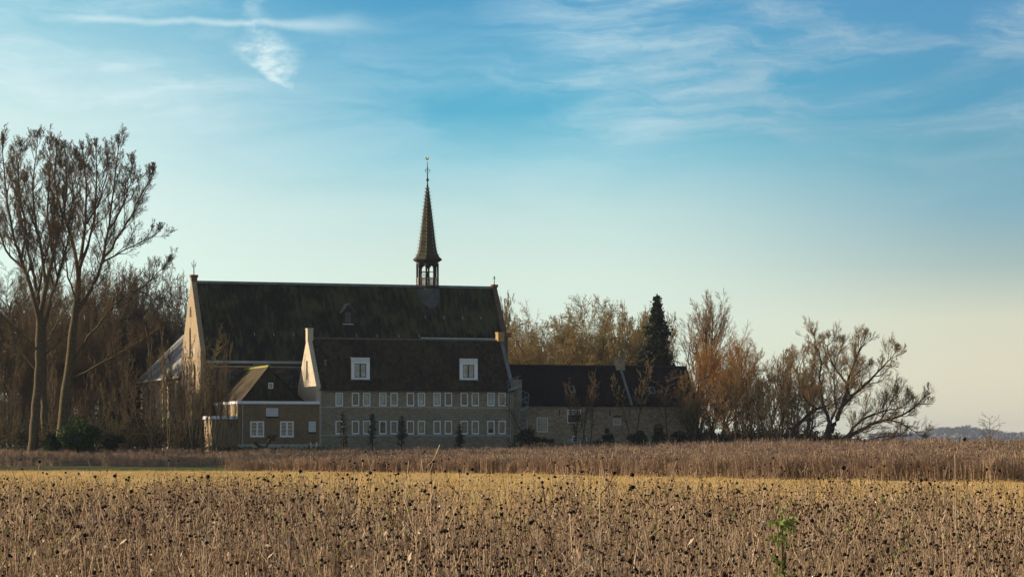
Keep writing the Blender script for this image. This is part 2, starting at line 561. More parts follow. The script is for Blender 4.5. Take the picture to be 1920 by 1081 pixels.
def make_window(parent, a0, a1, z0, z1, b, glassmat, bars=(0, 0), fr=0.09, sash=True, mat=None, shutter=None, inset=0.06):
    mat = mat or M_WHITE
    f = MB()
    bf, bb = b + inset, b + inset + 0.07
    f.box(a0 + .003, a0 + fr, bf, bb, z0 + .003, z1 - .003); f.box(a1 - fr, a1 - .003, bf, bb, z0 + .003, z1 - .003)
    f.box(a0 + fr, a1 - fr, bf, bb, z1 - fr, z1 - .003); f.box(a0 + fr, a1 - fr, bf, bb, z0 + .003, z0 + fr * 1.1)
    wo = f.build('window', mat, parent)
    i0, i1, j0, j1 = a0 + fr, a1 - fr, z0 + fr * 1.1, z1 - fr
    if sash:
        s = MB(); e = 0.045
        s.box(i0, i0 + e, bf + .02, bb - .005, j0, j1); s.box(i1 - e, i1, bf + .02, bb - .005, j0, j1)
        s.box(i0 + e, i1 - e, bf + .02, bb - .005, j1 - e, j1); s.box(i0 + e, i1 - e, bf + .02, bb - .005, j0, j0 + e)
        s.build('sash', M_SASH, wo)
    MB().poly([(i0, bb - .02, j0), (i1, bb - .02, j0), (i1, bb - .02, j1), (i0, bb - .02, j1)]).build('pane', glassmat, wo)
    nx, nz = bars
    if nx or nz:
        g = MB()
        for k in range(1, nx + 1):
            x = i0 + (i1 - i0) * k / (nx + 1)
            g.box(x - .018, x + .018, bf + .012, bb - .022, j0, j1)
        for k in range(1, nz + 1):
            z = j0 + (j1 - j0) * k / (nz + 1)
            g.box(i0, i1, bf + .010, bb - .026, z - .018, z + .018)
        g.build('glazing_bars', mat, wo)
    if shutter:
        zz = j0 + (j1 - j0) * shutter
        MB().box(i0 - .02, i1 + .02, bf - .03, bf - .004, j0 - .02, zz).build('shutter', M_BLACK, wo)
    return wo


def hole(px0, px1, py0, py1, b):
    a0, a1 = a_of(px0, b), a_of(px1, b)
    am = (a0 + a1) / 2
    return (a0, a1, z_of(py1, am, b), z_of(py0, am, b))


def gable_roof(mb, a0, a1, b0, br, b1, ze, zr, th=0.18, over=0.25):
    """ridge along a; slabs on both slopes"""
    sl = (zr - ze) / (br - b0)
    for bb, s in ((b0, -1), (b1, 1)):
        be = bb + s * over
        zz = ze - sl * over
        mb.prism([(be, zz), (br, zr), (br, zr + th), (be - 0 * s, zz + th)], 'a', a0, a1)
    return mb


def downpipe(parent, px, b, py0, py1, mat=None, r=0.05):
    a = a_of(px, b)
    m = MB().tube([(a, b - r - .02, z_of(py1, a, b)), (a, b - r - .02, z_of(py0, a, b))], r, 8)
    for py in (py0 + (py1 - py0) * .1, py0 + (py1 - py0) * .5, py0 + (py1 - py0) * .9):
        z = z_of(py, a, b)
        m.box(a - r - .02, a + r + .02, b - 2 * r - .04, b + .01, z - .02, z + .02)
    return m.build('downpipe', mat or M_GUTTER, parent)

# ---------------- the two-storey building with the long row of windows
WM = b_of(559.5, 0.0)
RB = WM / 2
A1 = a_of(963, 0)
ZEM = z_of(727, A1 / 2, 0)
ZRM = z_of(639.5, A1 / 2, RB)
mod = root_ab('dormitory_building', 0, 0, ZG, 'long two-storey taupe brick building with two rows of white-framed windows and two white dormers', 'building')
ul = [629, 659.7, 680.6, 711, 731.9, 762.6, 783.3, 812.6, 833.8, 863.6, 884.3, 913.6, 934.5]
holes = [hole(x, x + 14, 735.4, 760.8, 0) for x in ul] + [hole(x, x + 14, 788, 813.4, 0) for x in ul]
wl = MB()
wl.wall_a(0.45, A1 - 0.45, ZG, ZEM, 0.0, holes, 0.2)
wl.poly([(0.45, WM, ZG), (A1 - .45, WM, ZG), (A1 - .45, WM, ZEM), (.45, WM, ZEM)])
wl.poly([(A1 - .45, 0, ZG), (A1 - .45, WM, ZG), (A1 - .45, WM, ZEM), (A1 - .45, RB, ZRM), (A1 - .45, 0, ZEM)])
wl.poly([(.45, 0, ZG), (.45, 0, ZEM), (.45, RB, ZRM), (.45, WM, ZEM), (.45, WM, ZG)])
wl.box(0.46, A1 - .46, 0.35, 0.45, ZG, ZEM - .05)      # inner wall closing the openings
mod_wall = wl.build('wall', M_BR_MOD, mod)
sc = MB()
for py in (763.2, 815.6):
    z = z_of(py, A1 / 2, 0)
    sc.box(0.46, A1 + .25, -0.05, -0.003, z - .06, z + .06)
sc.build('string_course', M_STONE, mod)
rg = random.Random(5)
gl_u = [M_G_PALE, M_G_DARK, M_G_PALE, M_G_PALE, M_G_MID, M_G_DARK, M_G_PALE, M_G_PALE, M_G_DARK, M_G_DARK, M_G_MID, M_G_PALE, M_G_MID]
gl_l = [M_G_DARK, M_G_DARK, M_G_MID, M_G_MID, M_G_DARK, M_G_DARK, M_G_MID, M_G_DARK, M_G_DARK, M_G_DARK, M_G_MID, M_G_DARK, M_G_DARK]
for x, g1, g2 in zip(ul, gl_u, gl_l):
    window(mod, x, x + 14, 735.4, 760.8, 0, g1)
    window(mod, x, x + 14, 788, 813.4, 0, g2)
# roof
gable_roof(MB(), 0.46, A1 - .3, 0.0, RB, WM, ZEM, ZRM, 0.2, 0.22).build('roof', M_ROOF_MOD, mod)
rc = MB()
k = 0.46
while k < A1 - .6:
    rc.prism([(RB - .13, ZRM + .12), (RB - .07, ZRM + .24), (RB, ZRM + .28), (RB + .07, ZRM + .24), (RB + .13, ZRM + .12)], 'a', k, k + .37)
    k += .40
rc.build('ridge_tiles', M_RIDGE, mod)
MB().box(0.3, A1 - .05, -.40, -.26, ZEM - .30, ZEM - .17).build('gutter', M_DARKWOOD, mod)
# gable parapets
pl = (ZRM - ZEM) / RB


def parapet(mb, a0, a1, b0, br, b1, ze, zr, up, kn=0.35):
    mb.prism([(b0 - kn * .5, ZG), (b1 + kn * .5, ZG), (b1 + kn * .5, ze + .2), (b1, ze + up), (br, zr + up), (b0, ze + up), (b0 - kn * .5, ze + .2)], 'a', a0, a1)
gp = parapet(MB(), 0, 0.45, 0, RB, WM, ZEM, ZRM, 0.38)
g = MB(); parapet(g, 0.0, 0.447, 0, RB, WM, ZEM, ZRM, 0.38)
gab = g.build('gable_wall', M_PALE, mod)
MB().box(-.03, .55, RB - .42, RB + .42, ZRM - .1, ZRM + 1.05).box(-.07, .59, RB - .46, RB + .46, ZRM + 1.05, ZRM + 1.17).build('gable_stack', M_PALE, mod)
zc0, zc1 = z_of(711, 0, RB), z_of(676, 0, RB)
MB().box(-.012, .02, RB - .30, RB + .30, zc0, zc1).build('slit_window', M_BLACK, mod)
g = MB(); parapet(g, A1 - .30, A1, 0, RB, WM, ZEM, ZRM, 0.26)
g.build('gable_wall', M_BR_MOD, mod)
cp = MB()
for s, bb in ((1, 0.0), (-1, WM)):
    cp.prism([(bb - .05 * s, ZEM + .27), (RB, ZRM + .27), (RB, ZRM + .33), (bb - .05 * s, ZEM + .33)], 'a', A1 - .34, A1 + .03)
cp.build('coping', M_LEADL, mod)
MB().box(A1 - .60, A1 + .05, RB - .45, RB + .45, ZRM + .1, ZRM + .95).box(A1 - .65, A1 + .10, RB - .5, RB + .5, ZRM + .95, ZRM + 1.05).build('chimney', M_OCHRE, mod)
MB().box(A1 + .003, A1 + .9, .05, 1.0, ZG, z_of(711, A1, 0)).build('corner_pier', M_BR_MOD, mod)
downpipe(mod, 601.5, 0, 731, 838)
downpipe(mod, 956.5, 0, 731, 838)
# dormers
for x0, x1, y0, y1 in ((658.5, 693.4, 669.7, 710.6), (861.7, 895.8, 671.7, 711.3)):
    bq = 0.75
    for _ in range(6):
        am = a_of((x0 + x1) / 2, bq)
        zb = z_of(y1, am, bq)
        bq = (zb - ZEM) / pl + 0.02
    bq -= .28
    a0, a1 = a_of(x0, bq), a_of(x1, bq)
    zt, zb = z_of(y0, am, bq), z_of(y1, am, bq)
    bt = (zt - ZEM) / pl
    wa0, wa1 = a_of(x0 + 6.3, bq), a_of(x1 - 6.6, bq)
    wz1, wz0 = z_of(y0 + 11.5, am, bq), z_of(y1 - 3.2, am, bq)
    d = MB()
    d.wall_a(a0, a1, zb, zt, bq, [(wa0, wa1, wz0, wz1)], 0.12)
    d.poly([(a0, bq, zb), (a0, bq, zt), (a0, bt, zt)], 1); d.poly([(a1, bq, zb), (a1, bt, zt), (a1, bq, zt)], 1)
    d.box(a0 - .06, a1 + .06, bq - .05, bt, zt + .003, zt + .08, 1)
    dm = d.build('dormer', [M_WHITE, M_DARKWOOD], mod)
    l = MB()
    for k in range(1, 5):
        z = wz1 + (zt - wz1) * k / 5
        l.box(a0 + .02, a1 - .02, bq - .014, bq - .003, z - .012, z + .012)
    l.build('cladding_joint', M_STONE, dm)
    MB().box(a0 - .1, a1 + .1, bq - .16, bq - .02, zb - .10, zb - .02).build('sill', M_COPPER, dm)
    wn = MB(); e = .06
    wn.box(wa0, wa0 + e, bq + .05, bq + .11, wz0, wz1); wn.box(wa1 - e, wa1, bq + .05, bq + .11, wz0, wz1)
    wn.box(wa0 + e, wa1 - e, bq + .05, bq + .11, wz1 - e, wz1); wn.box(wa0 + e, wa1 - e, bq + .05, bq + .11, wz0, wz0 + e)
    wc = (wa0 + wa1) / 2
    wn.box(wc - .07, wc + .07, bq + .045, bq + .11, wz0 + e, wz1 - e)
    wo = wn.build('window', M_SASH, dm)
    for q0, q1 in ((wa0 + e, wc - .07), (wc + .07, wa1 - e)):
        MB().poly([(q0, bq + .09, wz0 + e), (q1, bq + .09, wz0 + e), (q1, bq + .09, wz1 - e), (q0, bq + .09, wz1 - e)]).build('pane', M_G_PALE, wo)
# vent pipe on the roof
av = a_of(610, 1.6); zv = ZEM + pl * 1.6
MB().tube([(av, 1.6, zv), (av, 1.6, zv + .55)], .08, 8).lathe((av, 1.6), [(.02, zv + .5), (.17, zv + .55), (.15, zv + .62), (.02, zv + .72)], 8).build('roof_vent', M_COPPER, mod)

# ---------------- church
BC = 11.0
AL = a_of(376, BC)
BK = b_of(341, AL)
BR = b_of(358.5, AL)
ZRC = z_of(533.5, AL, BR)
AR = a_of(931, BR)
ZRC = (ZRC + z_of(542, AR, BR)) / 2
ZE1 = z_of(671, a_of(480, BC), BC)
SLC = (ZRC - ZE1) / (BR - BC)
AS = a_of(796, BC)
ZE2 = z_of(630.5, a_of(870, BC + 1.5), BC + 1.5)
BC2 = BC + (ZE2 - ZE1) / SLC
print('church', AL, AR, 'BR', BR, 'BK', BK, 'ZR', ZRC, 'ZE1', ZE1, 'ZE2', ZE2, 'slope', math.degrees(math.atan(SLC)), 'modern W', WM, 'slope', math.degrees(math.atan(pl)), 'step', AS, BC2, 'ridge check', z_of(533.5, AL, BR), z_of(542, AR, BR))
church = root_ab('church', AL, BC, ZG, 'tall dark-roofed church with slender pointed spire and sunlit stone-brown gable', 'church')
cw = MB()
cw.poly([(AL + .5, BC, ZG), (AS, BC, ZG), (AS, BC, ZE1), (AL + .5, BC, ZE1)])
cw.poly([(AS, BC2, ZG), (AR - .5, BC2, ZG), (AR - .5, BC2, ZE2), (AS, BC2, ZE2)])
cw.poly([(AS, BC, ZG), (AS, BC2, ZG), (AS, BC2, ZE2), (AS, BC, ZE1)])
cw.poly([(AL + .5, BK, ZG), (AL + .5, BK, ZE1), (AR - .5, BK, ZE1), (AR - .5, BK, ZG)])
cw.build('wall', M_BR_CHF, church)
th = .2
r = MB()
r.prism([(BC - .3, ZE1 - SLC * .3), (BR, ZRC), (BR, ZRC + th), (BC - .3, ZE1 - SLC * .3 + th)], 'a', AL + .5, AS)
r.prism([(BC2 - .25, ZE2 - SLC * .25), (BR, ZRC), (BR, ZRC + th), (BC2 - .25, ZE2 - SLC * .25 + th)], 'a', AS, AR - .5)
r.prism([(BK + .3, ZE1 - SLC * .3), (BR, ZRC), (BR, ZRC + th), (BK + .3, ZE1 - SLC * .3 + th)], 'a', AL + .5, AR - .5)
croof = r.build('roof', M_ROOF_CH, church)
MB().prism([(BR - .18, ZRC + .1), (BR - .12, ZRC + .36), (BR + .12, ZRC + .36), (BR + .18, ZRC + .1)], 'a', AL + .5, AR - .5).build('ridge_cap', M_LEADL, croof)
gt = MB()
gt.box(AL + .5, AS, BC - .58, BC - .32, ZE1 - .55, ZE1 - .30); gt.build('gutter', M_GUTTER, church)
gt = MB(); gt.box(AL + .5, AS, BC - .12, BC - .003, ZE1 - .95, ZE1 - .80); gt.build('cornice', M_STONE, church)
gt = MB(); gt.box(AS, AR - .1, BC2 - .52, BC2 - .28, ZE2 - .42, ZE2 - .16); gt.build('gutter', M_GUTTER, church)
# left, sunlit gable
zk = z_of(655, AL, BC)
gl = MB(); gl.prism([(BC - .15, ZG), (BK + .15, ZG), (BK + .15, zk), (BK - .2, zk + .3), (BR, ZRC + .55), (BC + .2, zk + .3), (BC - .15, zk)], 'a', AL, AL + .497)
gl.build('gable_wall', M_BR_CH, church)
def on_gable(mb, px, hw, py0, py1, arch=True, t=.02):
    b = b_of(px, AL); z1, z0 = z_of(py0, AL, b), z_of(py1, AL, b)
    prof = [(b - hw, z0), (b + hw, z0), (b + hw, z1 - hw), (b + hw * .7, z1 - hw * .35), (b, z1), (b - hw * .7, z1 - hw * .35), (b - hw, z1 - hw)]
    mb.prism(prof, 'a', AL - t, AL + .1)
s = MB(); on_gable(s, 357.3, .42, 574, 594); s.build('blind_niche', M_DARKWOOD, church)
s = MB(); on_gable(s, 356.6, .34, 613, 672); s.build('lancet_window', M_G_DARK, church)
s = MB(); on_gable(s, 365.6, .34, 684, 735); s.build('lancet_window', M_G_DARK, church)
s = MB(); on_gable(s, 350.5, .34, 684, 735); s.build('lancet_window', M_G_DARK, church)
for px in (348.5, 364.5):
    s = MB(); on_gable(s, px, .5, 650, 664, t=.03); s.build('stone_roundel', M_STONE, church)
for px in (343.5, 372):
    s = MB(); b = b_of(px, AL); s.prism([(b - .5, ZG), (b + .5, ZG), (b + .5, z_of(735, AL, b) - .5), (b, z_of(735, AL, b)), (b - .5, z_of(735, AL, b) - .5)], 'a', AL - .8, AL - .003)
    s.build('buttress', M_BR_CH, church)


def pinnacle(a, b, z0, z1, half, par, tri):
    p = MB().box(a - half, a + half, b - half, b + half, z0, z1 - .28).box(a - half * 1.25, a + half * 1.25, b - half * 1.25, b + half * 1.25, z1 - .28, z1)
    po = p.build('gable_pinnacle', M_BR_RED, par)
    f = MB()
    if tri:
        f.tube([(a, b, z1), (a, b, z1 + 1.55)], [.06, .03], 6)
        for dx in (-.22, .22):
            f.tube([(a, b, z1 + .75), (a + dx * .8, b, z1 + .85), (a + dx, b, z1 + 1.3)], .028, 5)
        f.box(a - .2, a + .2, b - .03, b + .03, z1 + .95, z1 + 1.0)
    else:
        f.tube([(a, b, z1), (a, b, z1 + .95)], [.05, .02], 6)
        f.box(a - .17, a + .17, b - .03, b + .03, z1 + .62, z1 + .68)
        f.lathe((a, b), [(.02, z1 + .7), (.10, z1 + .78), (.02, z1 + .9)], 6)
    f.build('finial', M_IRON, po)
pinnacle(AL + .28, BR, ZRC + .35, z_of(515, AL, BR), .30, church, True)
pinnacle(AR - .25, BR, ZRC + .2, z_of(533.5, AR, BR), .26, church, False)
gr_ = MB()
gr_.prism([(BC2 - .7, ZG), (BK + .15, ZG), (BK + .15, ZE2 + .3), (BR, ZRC + .40), (BC2 - .5, z_of(628, AR, BC2)), (BC2 - .7, z_of(628, AR, BC2))], 'a', AR - .497, AR)
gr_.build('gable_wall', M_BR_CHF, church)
MB().box(AR - .55, AR + .35, BC2 - .85, BC2 - .25, z_of(632, AR, BC2), z_of(624, AR, BC2)).build('kneeler', M_BR_RED, church)
# wall windows and buttresses behind the tiled annex
def arch_window(pxc, halfm, py0, py1):
    a = a_of(pxc, BC); z1, z0 = z_of(py0, a, BC), z_of(py1, a, BC)
    prof = [(a - halfm, z0), (a + halfm, z0)]
    for k in range(9):
        an = math.pi * k / 8
        prof.append((a + halfm * math.cos(an), z1 - halfm * .62 + halfm * .62 * math.sin(an)))
    rim = [(a + (x - a) * 1.12, z1 + (z - z1) * 1.03 + .12) for x, z in prof]
    o = MB().prism(rim, 'b', BC - .03, BC - .004).build('window', M_BR_RED, church)
    MB().prism(prof, 'b', BC - .06, BC - .035).build('pane', M_G_CH, o)
    g = MB()
    for q in range(-3, 4):
        g.box(a + q * halfm / 3.6 - .03, a + q * halfm / 3.6 + .03, BC - .085, BC - .063, z0, z1 - (.12 + .045 * q * q * halfm / 2))
    zz = z0 + .6
    while zz < z1 - .4:
        g.box(a - halfm, a + halfm, BC - .080, BC - .0635, zz - .03, zz + .03); zz += .75
    g.build('glazing_bars', M_DARKWOOD, o)
arch_window(434, 1.25, 692, 752)
arch_window(543, 1.35, 690, 752)
for px in (391, 479.5):
    a = a_of(px, BC)
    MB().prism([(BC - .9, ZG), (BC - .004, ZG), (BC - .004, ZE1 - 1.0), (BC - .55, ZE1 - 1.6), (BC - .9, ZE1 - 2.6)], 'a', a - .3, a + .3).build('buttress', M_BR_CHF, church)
a = a_of(491, BC); MB().box(a - .9, a + .9, BC - .03, BC - .004, z_of(685, a, BC), z_of(674.5, a, BC)).build('pale_panel', M_STONE, church)  # pale rectangle on the brick beside the buttress
# snow hooks / rooflights
for px in (477, 513, 550, 668, 707, 747, 786, 797, 832, 867, 901, 936):
    b = BC + 1.3 if px < 796 else BC2 + 1.0
    a = a_of(px, b); z = ZE1 + SLC * (b - BC) + th * 1.5
    sh = MB().tube([(a, b - .05, z), (a - .06, b - .22, z + .28), (a + .05, b - .14, z - .02)], .028, 5)
    sh.build('roof_hook', M_GUTTER, croof)

# small gabled roof dormer
b = BR - 2.9
am = a_of(653, b); z0, z1, zt = z_of(608, am, b), z_of(584, am, b), z_of(569.5, am, b)
bfz = BC + (z0 - ZE1) / SLC - .25
zt_b = BC + (zt - ZE1) / SLC
hw = .50
d = MB()
d.prism([(am - hw, z0), (am + hw, z0), (am + hw, z1), (am, zt - .15), (am - hw, z1)], 'b', bfz, zt_b)
dmr = d.build('dormer', M_DARKWOOD, croof)
rr = MB()
for s in (-1, 1):
    rr.prism([(am, zt), (am + s * (hw + .22), z1 - .16), (am + s * (hw + .22), z1 - .08), (am, zt + .09)], 'b', bfz - .2, zt_b)
rr.build('dormer_roof', M_LEADL, dmr)
MB().box(am - .30, am + .30, bfz - .03, bfz - .004, z0 + .25, z1 - .05).build('shutter', M_LEAD, dmr)
MB().box(am - hw - .05, am + hw + .05, bfz - .1, bfz - .004, z0 - .02, z0 + .1).build('sill', M_GUTTER, dmr)

# ---------------- spire
AP = a_of(801.5, BR)
def zp(py): return z_of(py, AP, BR)
PXM = F / yab(AP, BR)
def rp(px): return px / PXM
sp = root = MB()
C = (AP, BR)
NSP = 8; ROT = math.pi / 8
base = MB().lathe(C, [(rp(21), zp(580)), (rp(20.5), zp(541)), (rp(19), zp(539))], NSP, 0, ROT)
# lead skirt hugging the front slope of the roof
spire = base.build('spire', M_LEAD, church)
sk = MB()
zsk0 = z_of(590, AP, BR - 2)
off = .28
pts = []
for q, (da, py) in enumerate(((-1.22, 541), (-1.18, 560), (-.75, 574), (-.25, 582), (.25, 582), (.75, 574), (1.18, 560), (1.22, 541))):
    z = zp(py) ; bb = BC + (z - ZE1) / SLC
    pts.append((AP + da, bb - .10, z + .16))
sk.poly(pts); sk.poly([(x, y + .06, z - .02) for x, y, z in reversed(pts)])
sk.build('lead_apron', M_LEAD, spire)
MB().lathe(C, [(rp(21), zp(541)), (rp(22), zp(539)), (rp(22), zp(536.5)), (rp(19), zp(536))], NSP, 0, ROT).build('lantern_floor', M_DARKWOOD, spire)
RP = rp(19.5)
for k in range(8):
    an = ROT + 2 * math.pi * k / 8
    x, y = AP + RP * math.cos(an), BR + RP * math.sin(an)
    MB().box(x - .085, x + .085, y - .085, y + .085, zp(537), zp(493)).build('post', M_DARKWOOD, spire)
rail = MB(); arc = MB()
zr1, zr0 = zp(521.5), zp(535)
for k in range(8):
    a1, a2 = ROT + 2 * math.pi * k / 8, ROT + 2 * math.pi * (k + 1) / 8
    p1 = Vector((AP + RP * math.cos(a1), BR + RP * math.sin(a1), 0)); p2 = Vector((AP + RP * math.cos(a2), BR + RP * math.sin(a2), 0))
    rail.tube([p1 + Vector((0, 0, zr1)), p2 + Vector((0, 0, zr1))], .05, 5)
    rail.tube([p1 + Vector((0, 0, zr0)), p2 + Vector((0, 0, zr0))], .045, 5)
    for q in range(1, 5):
        p = p1.lerp(p2, q / 5)
        rail.tube([p + Vector((0, 0, zr0)), p + Vector((0, 0, zr0 + (zr1 - zr0) * .35)), p + Vector((0, 0, (zr0 + zr1) / 2)), p + Vector((0, 0, zr0 + (zr1 - zr0) * .7)), p + Vector((0, 0, zr1))], [.02, .06, .02, .055, .02], 5)
    # pointed arch boards between the posts
    zt_, zb_, zm_ = zp(490), zp(503), zp(497.5)
    nrm = Vector(((p1 + p2).x / 2 - AP, (p1 + p2).y / 2 - BR, 0)).normalized() * .04
    def Q(t, z): return tuple(p1.lerp(p2, t) + Vector((0, 0, z)))
    prof = [(0, zt_), (1, zt_), (1, zb_), (.9, zb_), (.78, zm_ + .0), (.62, zp(499.5)), (.5, zp(495.5)), (.38, zp(499.5)), (.22, zm_), (.1, zb_), (0, zb_)]
    half = [(0, zt_), (.5, zt_), (.5, zp(495.5)), (.38, zp(498.0)), (.22, zp(500)), (.12, zb_), (0, zb_)]
    for mir in (0, 1):
        pr = [Q(1 - t if mir else t, z) for t, z in half]
        if mir: pr = pr[::-1]
        arc.poly(pr)
        arc.poly([tuple(Vector(v) - nrm) for v in reversed(pr)])
        n_ = len(pr)
        for i in range(n_):
            j = (i + 1) % n_
            arc.poly([pr[i], tuple(Vector(pr[i]) - nrm), tuple(Vector(pr[j]) - nrm), pr[j]])
rail.build('railing', M_STONE, spire)
arc.build('arch_board', M_DARKWOOD, spire)
prof = [(rp(20.5), zp(492)), (rp(27.5), zp(487.6)), (rp(27.0), zp(485.5)), (rp(22), zp(481)), (rp(18.3), zp(473)), (rp(16.2), zp(462)),
        (rp(14.2), zp(446)), (rp(11.6), zp(424)), (rp(8.4), zp(398)), (rp(4.8), zp(370)), (rp(2.1), zp(351)), (rp(1.1), zp(344)), (rp(.9), zp(339))]
MB().lathe(C, prof, NSP, 0, ROT).build('spire_roof', M_SPIRE, spire)
ck = MB()
for k in range(8):
    an = ROT + 2 * math.pi * k / 8
    py = 478.0
    while py > 352:
        z = zp(py)
        zs = [q[1] for q in prof][::1]; rs = [q[0] for q in prof]
        rr_ = float(np.interp(z, zs[1:], rs[1:]))
        x, y = AP + rr_ * math.cos(an), BR + rr_ * math.sin(an)
        dx, dy = math.cos(an), math.sin(an)
        ck.tube([(x, y, z), (x + dx * .10, y + dy * .10, z + .05), (x + dx * .13, y + dy * .13, z + .14)], [.035, .03, .015], 4)
        py -= 6.5
ck.build('crockets', M_STONE, spire)
# bell and wheel inside the lantern
bl = MB().lathe(C, [(.30, zp(521)), (.27, zp(519)), (.18, zp(515)), (.15, zp(511.5)), (.04, zp(510))], 12)
bl.tube([(AP - 1.0, BR, zp(509.5)), (AP + 1.0, BR, zp(509.5))], .05, 6)
bl.build('bell', M_IRON, spire)
wh = MB(); cpt = (AP - .45, BR - .2, zp(516)); prev = None
ring = [(cpt[0] + .32 * math.cos(t_), cpt[1], cpt[2] + .32 * math.sin(t_)) for t_ in np.linspace(0, 2 * math.pi, 15)]
wh.tube(ring, .03, 5)
for k in range(4):
    t_ = math.pi * k / 4; wh.tube([(cpt[0] - .32 * math.cos(t_), cpt[1], cpt[2] - .32 * math.sin(t_)), (cpt[0] + .32 * math.cos(t_), cpt[1], cpt[2] + .32 * math.sin(t_))], .015, 4)
wh.build('bell_wheel', M_STONE, spire)
fi = MB().tube([(AP, BR, zp(341)), (AP, BR, zp(303))], [.075, .03], 6)
fi.lathe(C, [(.02, zp(340)), (.16, zp(338.5)), (.18, zp(337)), (.16, zp(335.5)), (.02, zp(334))], 8)
for s in (-1, 1):
    fi.tube([(AP, BR, zp(319)), (AP + s * .24, BR, zp(319)), (AP + s * .24, BR, zp(321.5)), (AP + s * .12, BR, zp(324))], .022, 4)
    fi.tube([(AP, BR, zp(314)), (AP + s * .12, BR, zp(316)), (AP, BR, zp(318))], .02, 4)
    fi.tube([(AP + s * .2, BR, zp(317.5)), (AP + s * .28, BR, zp(319)), (AP + s * .2, BR, zp(320.5))], .025, 4)
fi.build('spire_cross', M_IRON, spire)
cz = zp(298)
ckr = MB().prism([(AP - .20, cz + .02), (AP - .13, cz - .11), (AP + .02, cz - .19), (AP + .12, cz - .08), (AP + .13, cz + .10), (AP + .20, cz + .13), (AP + .14, cz + .19), (AP + .08, cz + .21), (AP + .03, cz + .10), (AP - .06, cz + .05), (AP - .12, cz + .20), (AP - .22, cz + .22), (AP - .25, cz + .10)], 'b', BR - .035, BR + .035)
ckr.tube([(AP, BR, zp(303)), (AP, BR, cz - .1)], .025, 5)
ckr.build('weathercock', M_GOLD, spire)

# ---------------- side chapel, its grey roof in the sun behind the gable
BF = b_of(262, AL + .02)
BF = min(BF, BK + 26)
ch2 = root_ab('side_chapel', AL + .02, BK + .2, ZG, 'low brick chapel with pale grey sunlit roof behind the church gable', 'building')
ZEc = z_of(704, AL, b_of(325, AL)); ZRc = z_of(626, AL + 5, BF - 6)
ac = AL + 5.0
print('chapel', BK, BF, ZEc, ZRc)
MB().prism([(AL + .1, ZG), (AL + 9.9, ZG), (AL + 9.9, ZEc), (ac, ZRc - .1), (AL + .1, ZEc)], 'b', BK + .2, BF - .2).build('wall', M_BR_CH, ch2)
rr = MB()
for s, ae in ((-1, AL), (1, AL + 10.0)):
    rr.prism([(ae + s * .25, ZEc - .15), (ac, ZRc), (ac, ZRc + .16), (ae + s * .25, ZEc + .01)], 'b', BK + .18, BF)
rr.build('roof', M_ROOF_CHAPEL, ch2)
MB().box(AL - .38, AL - .26, BK + .2, BF, ZEc - .34, ZEc - .16).build('gutter', M_WHITE, ch2)
s = MB()
for k in range(6):
    bb = BK + 2 + k * (BF - BK - 3) / 6
    s.box(AL - .25, AL + .097, bb, bb + .5, ZG, ZEc - .8)
s.build('pilaster', M_STONE, ch2)

# ---------------- low tan brick annex with tiled roof
BB = -0.45
XA = a_of(446, BB); XB = a_of(599, BB)
ZT = z_of(753.5, (XA + XB) / 2, BB)
BD = min(b_of(395, XA), BC - .2)
ann = root_ab('annex', XA, BB, ZG, 'low tan brick annex with white fascia and steep mossy tiled gable roof', 'building')
hs = [hole(469, 495.5, 789, 818.4, BB), hole(525, 551, 789, 818.4, BB), hole(499, 521.6, 764.7, 779.8, BB), hole(579, 592, 789.5, 809, BB)]
wb = MB()
wb.wall_a(XA, XB, ZG, ZT, BB, hs, .15)
wb.poly([(XB, BB, ZG), (XB, .4, ZG), (XB, .4, ZT), (XB, BB, ZT)])
wb.poly([(XA, BD, ZG), (XB, BD, ZG), (XB, BD, ZT), (XA, BD, ZT)][::-1])
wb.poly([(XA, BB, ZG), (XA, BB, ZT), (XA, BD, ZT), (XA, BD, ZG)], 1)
wb.poly([(XA, BB, ZT), (XB, BB, ZT), (XB, BD, ZT), (XA, BD, ZT)], 2)
wb.box(XA + .05, XB - .05, BB + .3, BB + .4, ZG, ZT - .05)
M_SIDE = brick('tan_brick_sunlit', (0.34, 0.25, 0.14), (0.26, 0.17, 0.09), (0.30, 0.24, 0.16), stain=(0.16, 0.10, 0.05), stain_amt=0.85)  # lighter copy of tan brick, with the sun on the left walls painted in
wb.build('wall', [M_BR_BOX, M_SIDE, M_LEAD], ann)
f = MB().box(XA - .10, XB, BB - .12, BB - .003, ZT - .17, ZT + .10).box(XA - .12, XA - .003, BB - .003, BD, ZT - .17, ZT + .10)
f.build('fascia', M_WHITE, ann)
wds = []
for x0, x1, y0, y1, nb in ((469, 495.5, 789, 818.4, 1), (525, 551, 789, 818.4, 1)):
    wo = window(ann, x0, x1, y0, y1, BB, M_G_MID, (0, 0), .14, False, None, None, .02)
    a0, a1, z0, z1 = hole(x0, x1, y0, y1, BB)
    ac_ = (a0 + a1) / 2
    g = MB().box(ac_ - .08, ac_ + .08, BB + .005, BB + .06, z0 + .155, z1 - .142)
    for q in (-1, 1):
        for j in range(1, 4):
            zz = z0 + (z1 - z0) * j / 4
            c0 = ac_ + q * (a1 - ac_ - .14) / 2 + q * .04
            g.box(c0 - (a1 - a0) / 4 + .12, c0 + (a1 - a0) / 4 - .12, BB + .055, BB + .067, zz - .015, zz + .015)
    g.build('glazing_bars', M_WHITE, wo)
    MB().box(a0 - .08, a1 + .08, BB - .10, BB - .003, z0 - .09, z0 - .003).build('sill', M_STONE, wo)
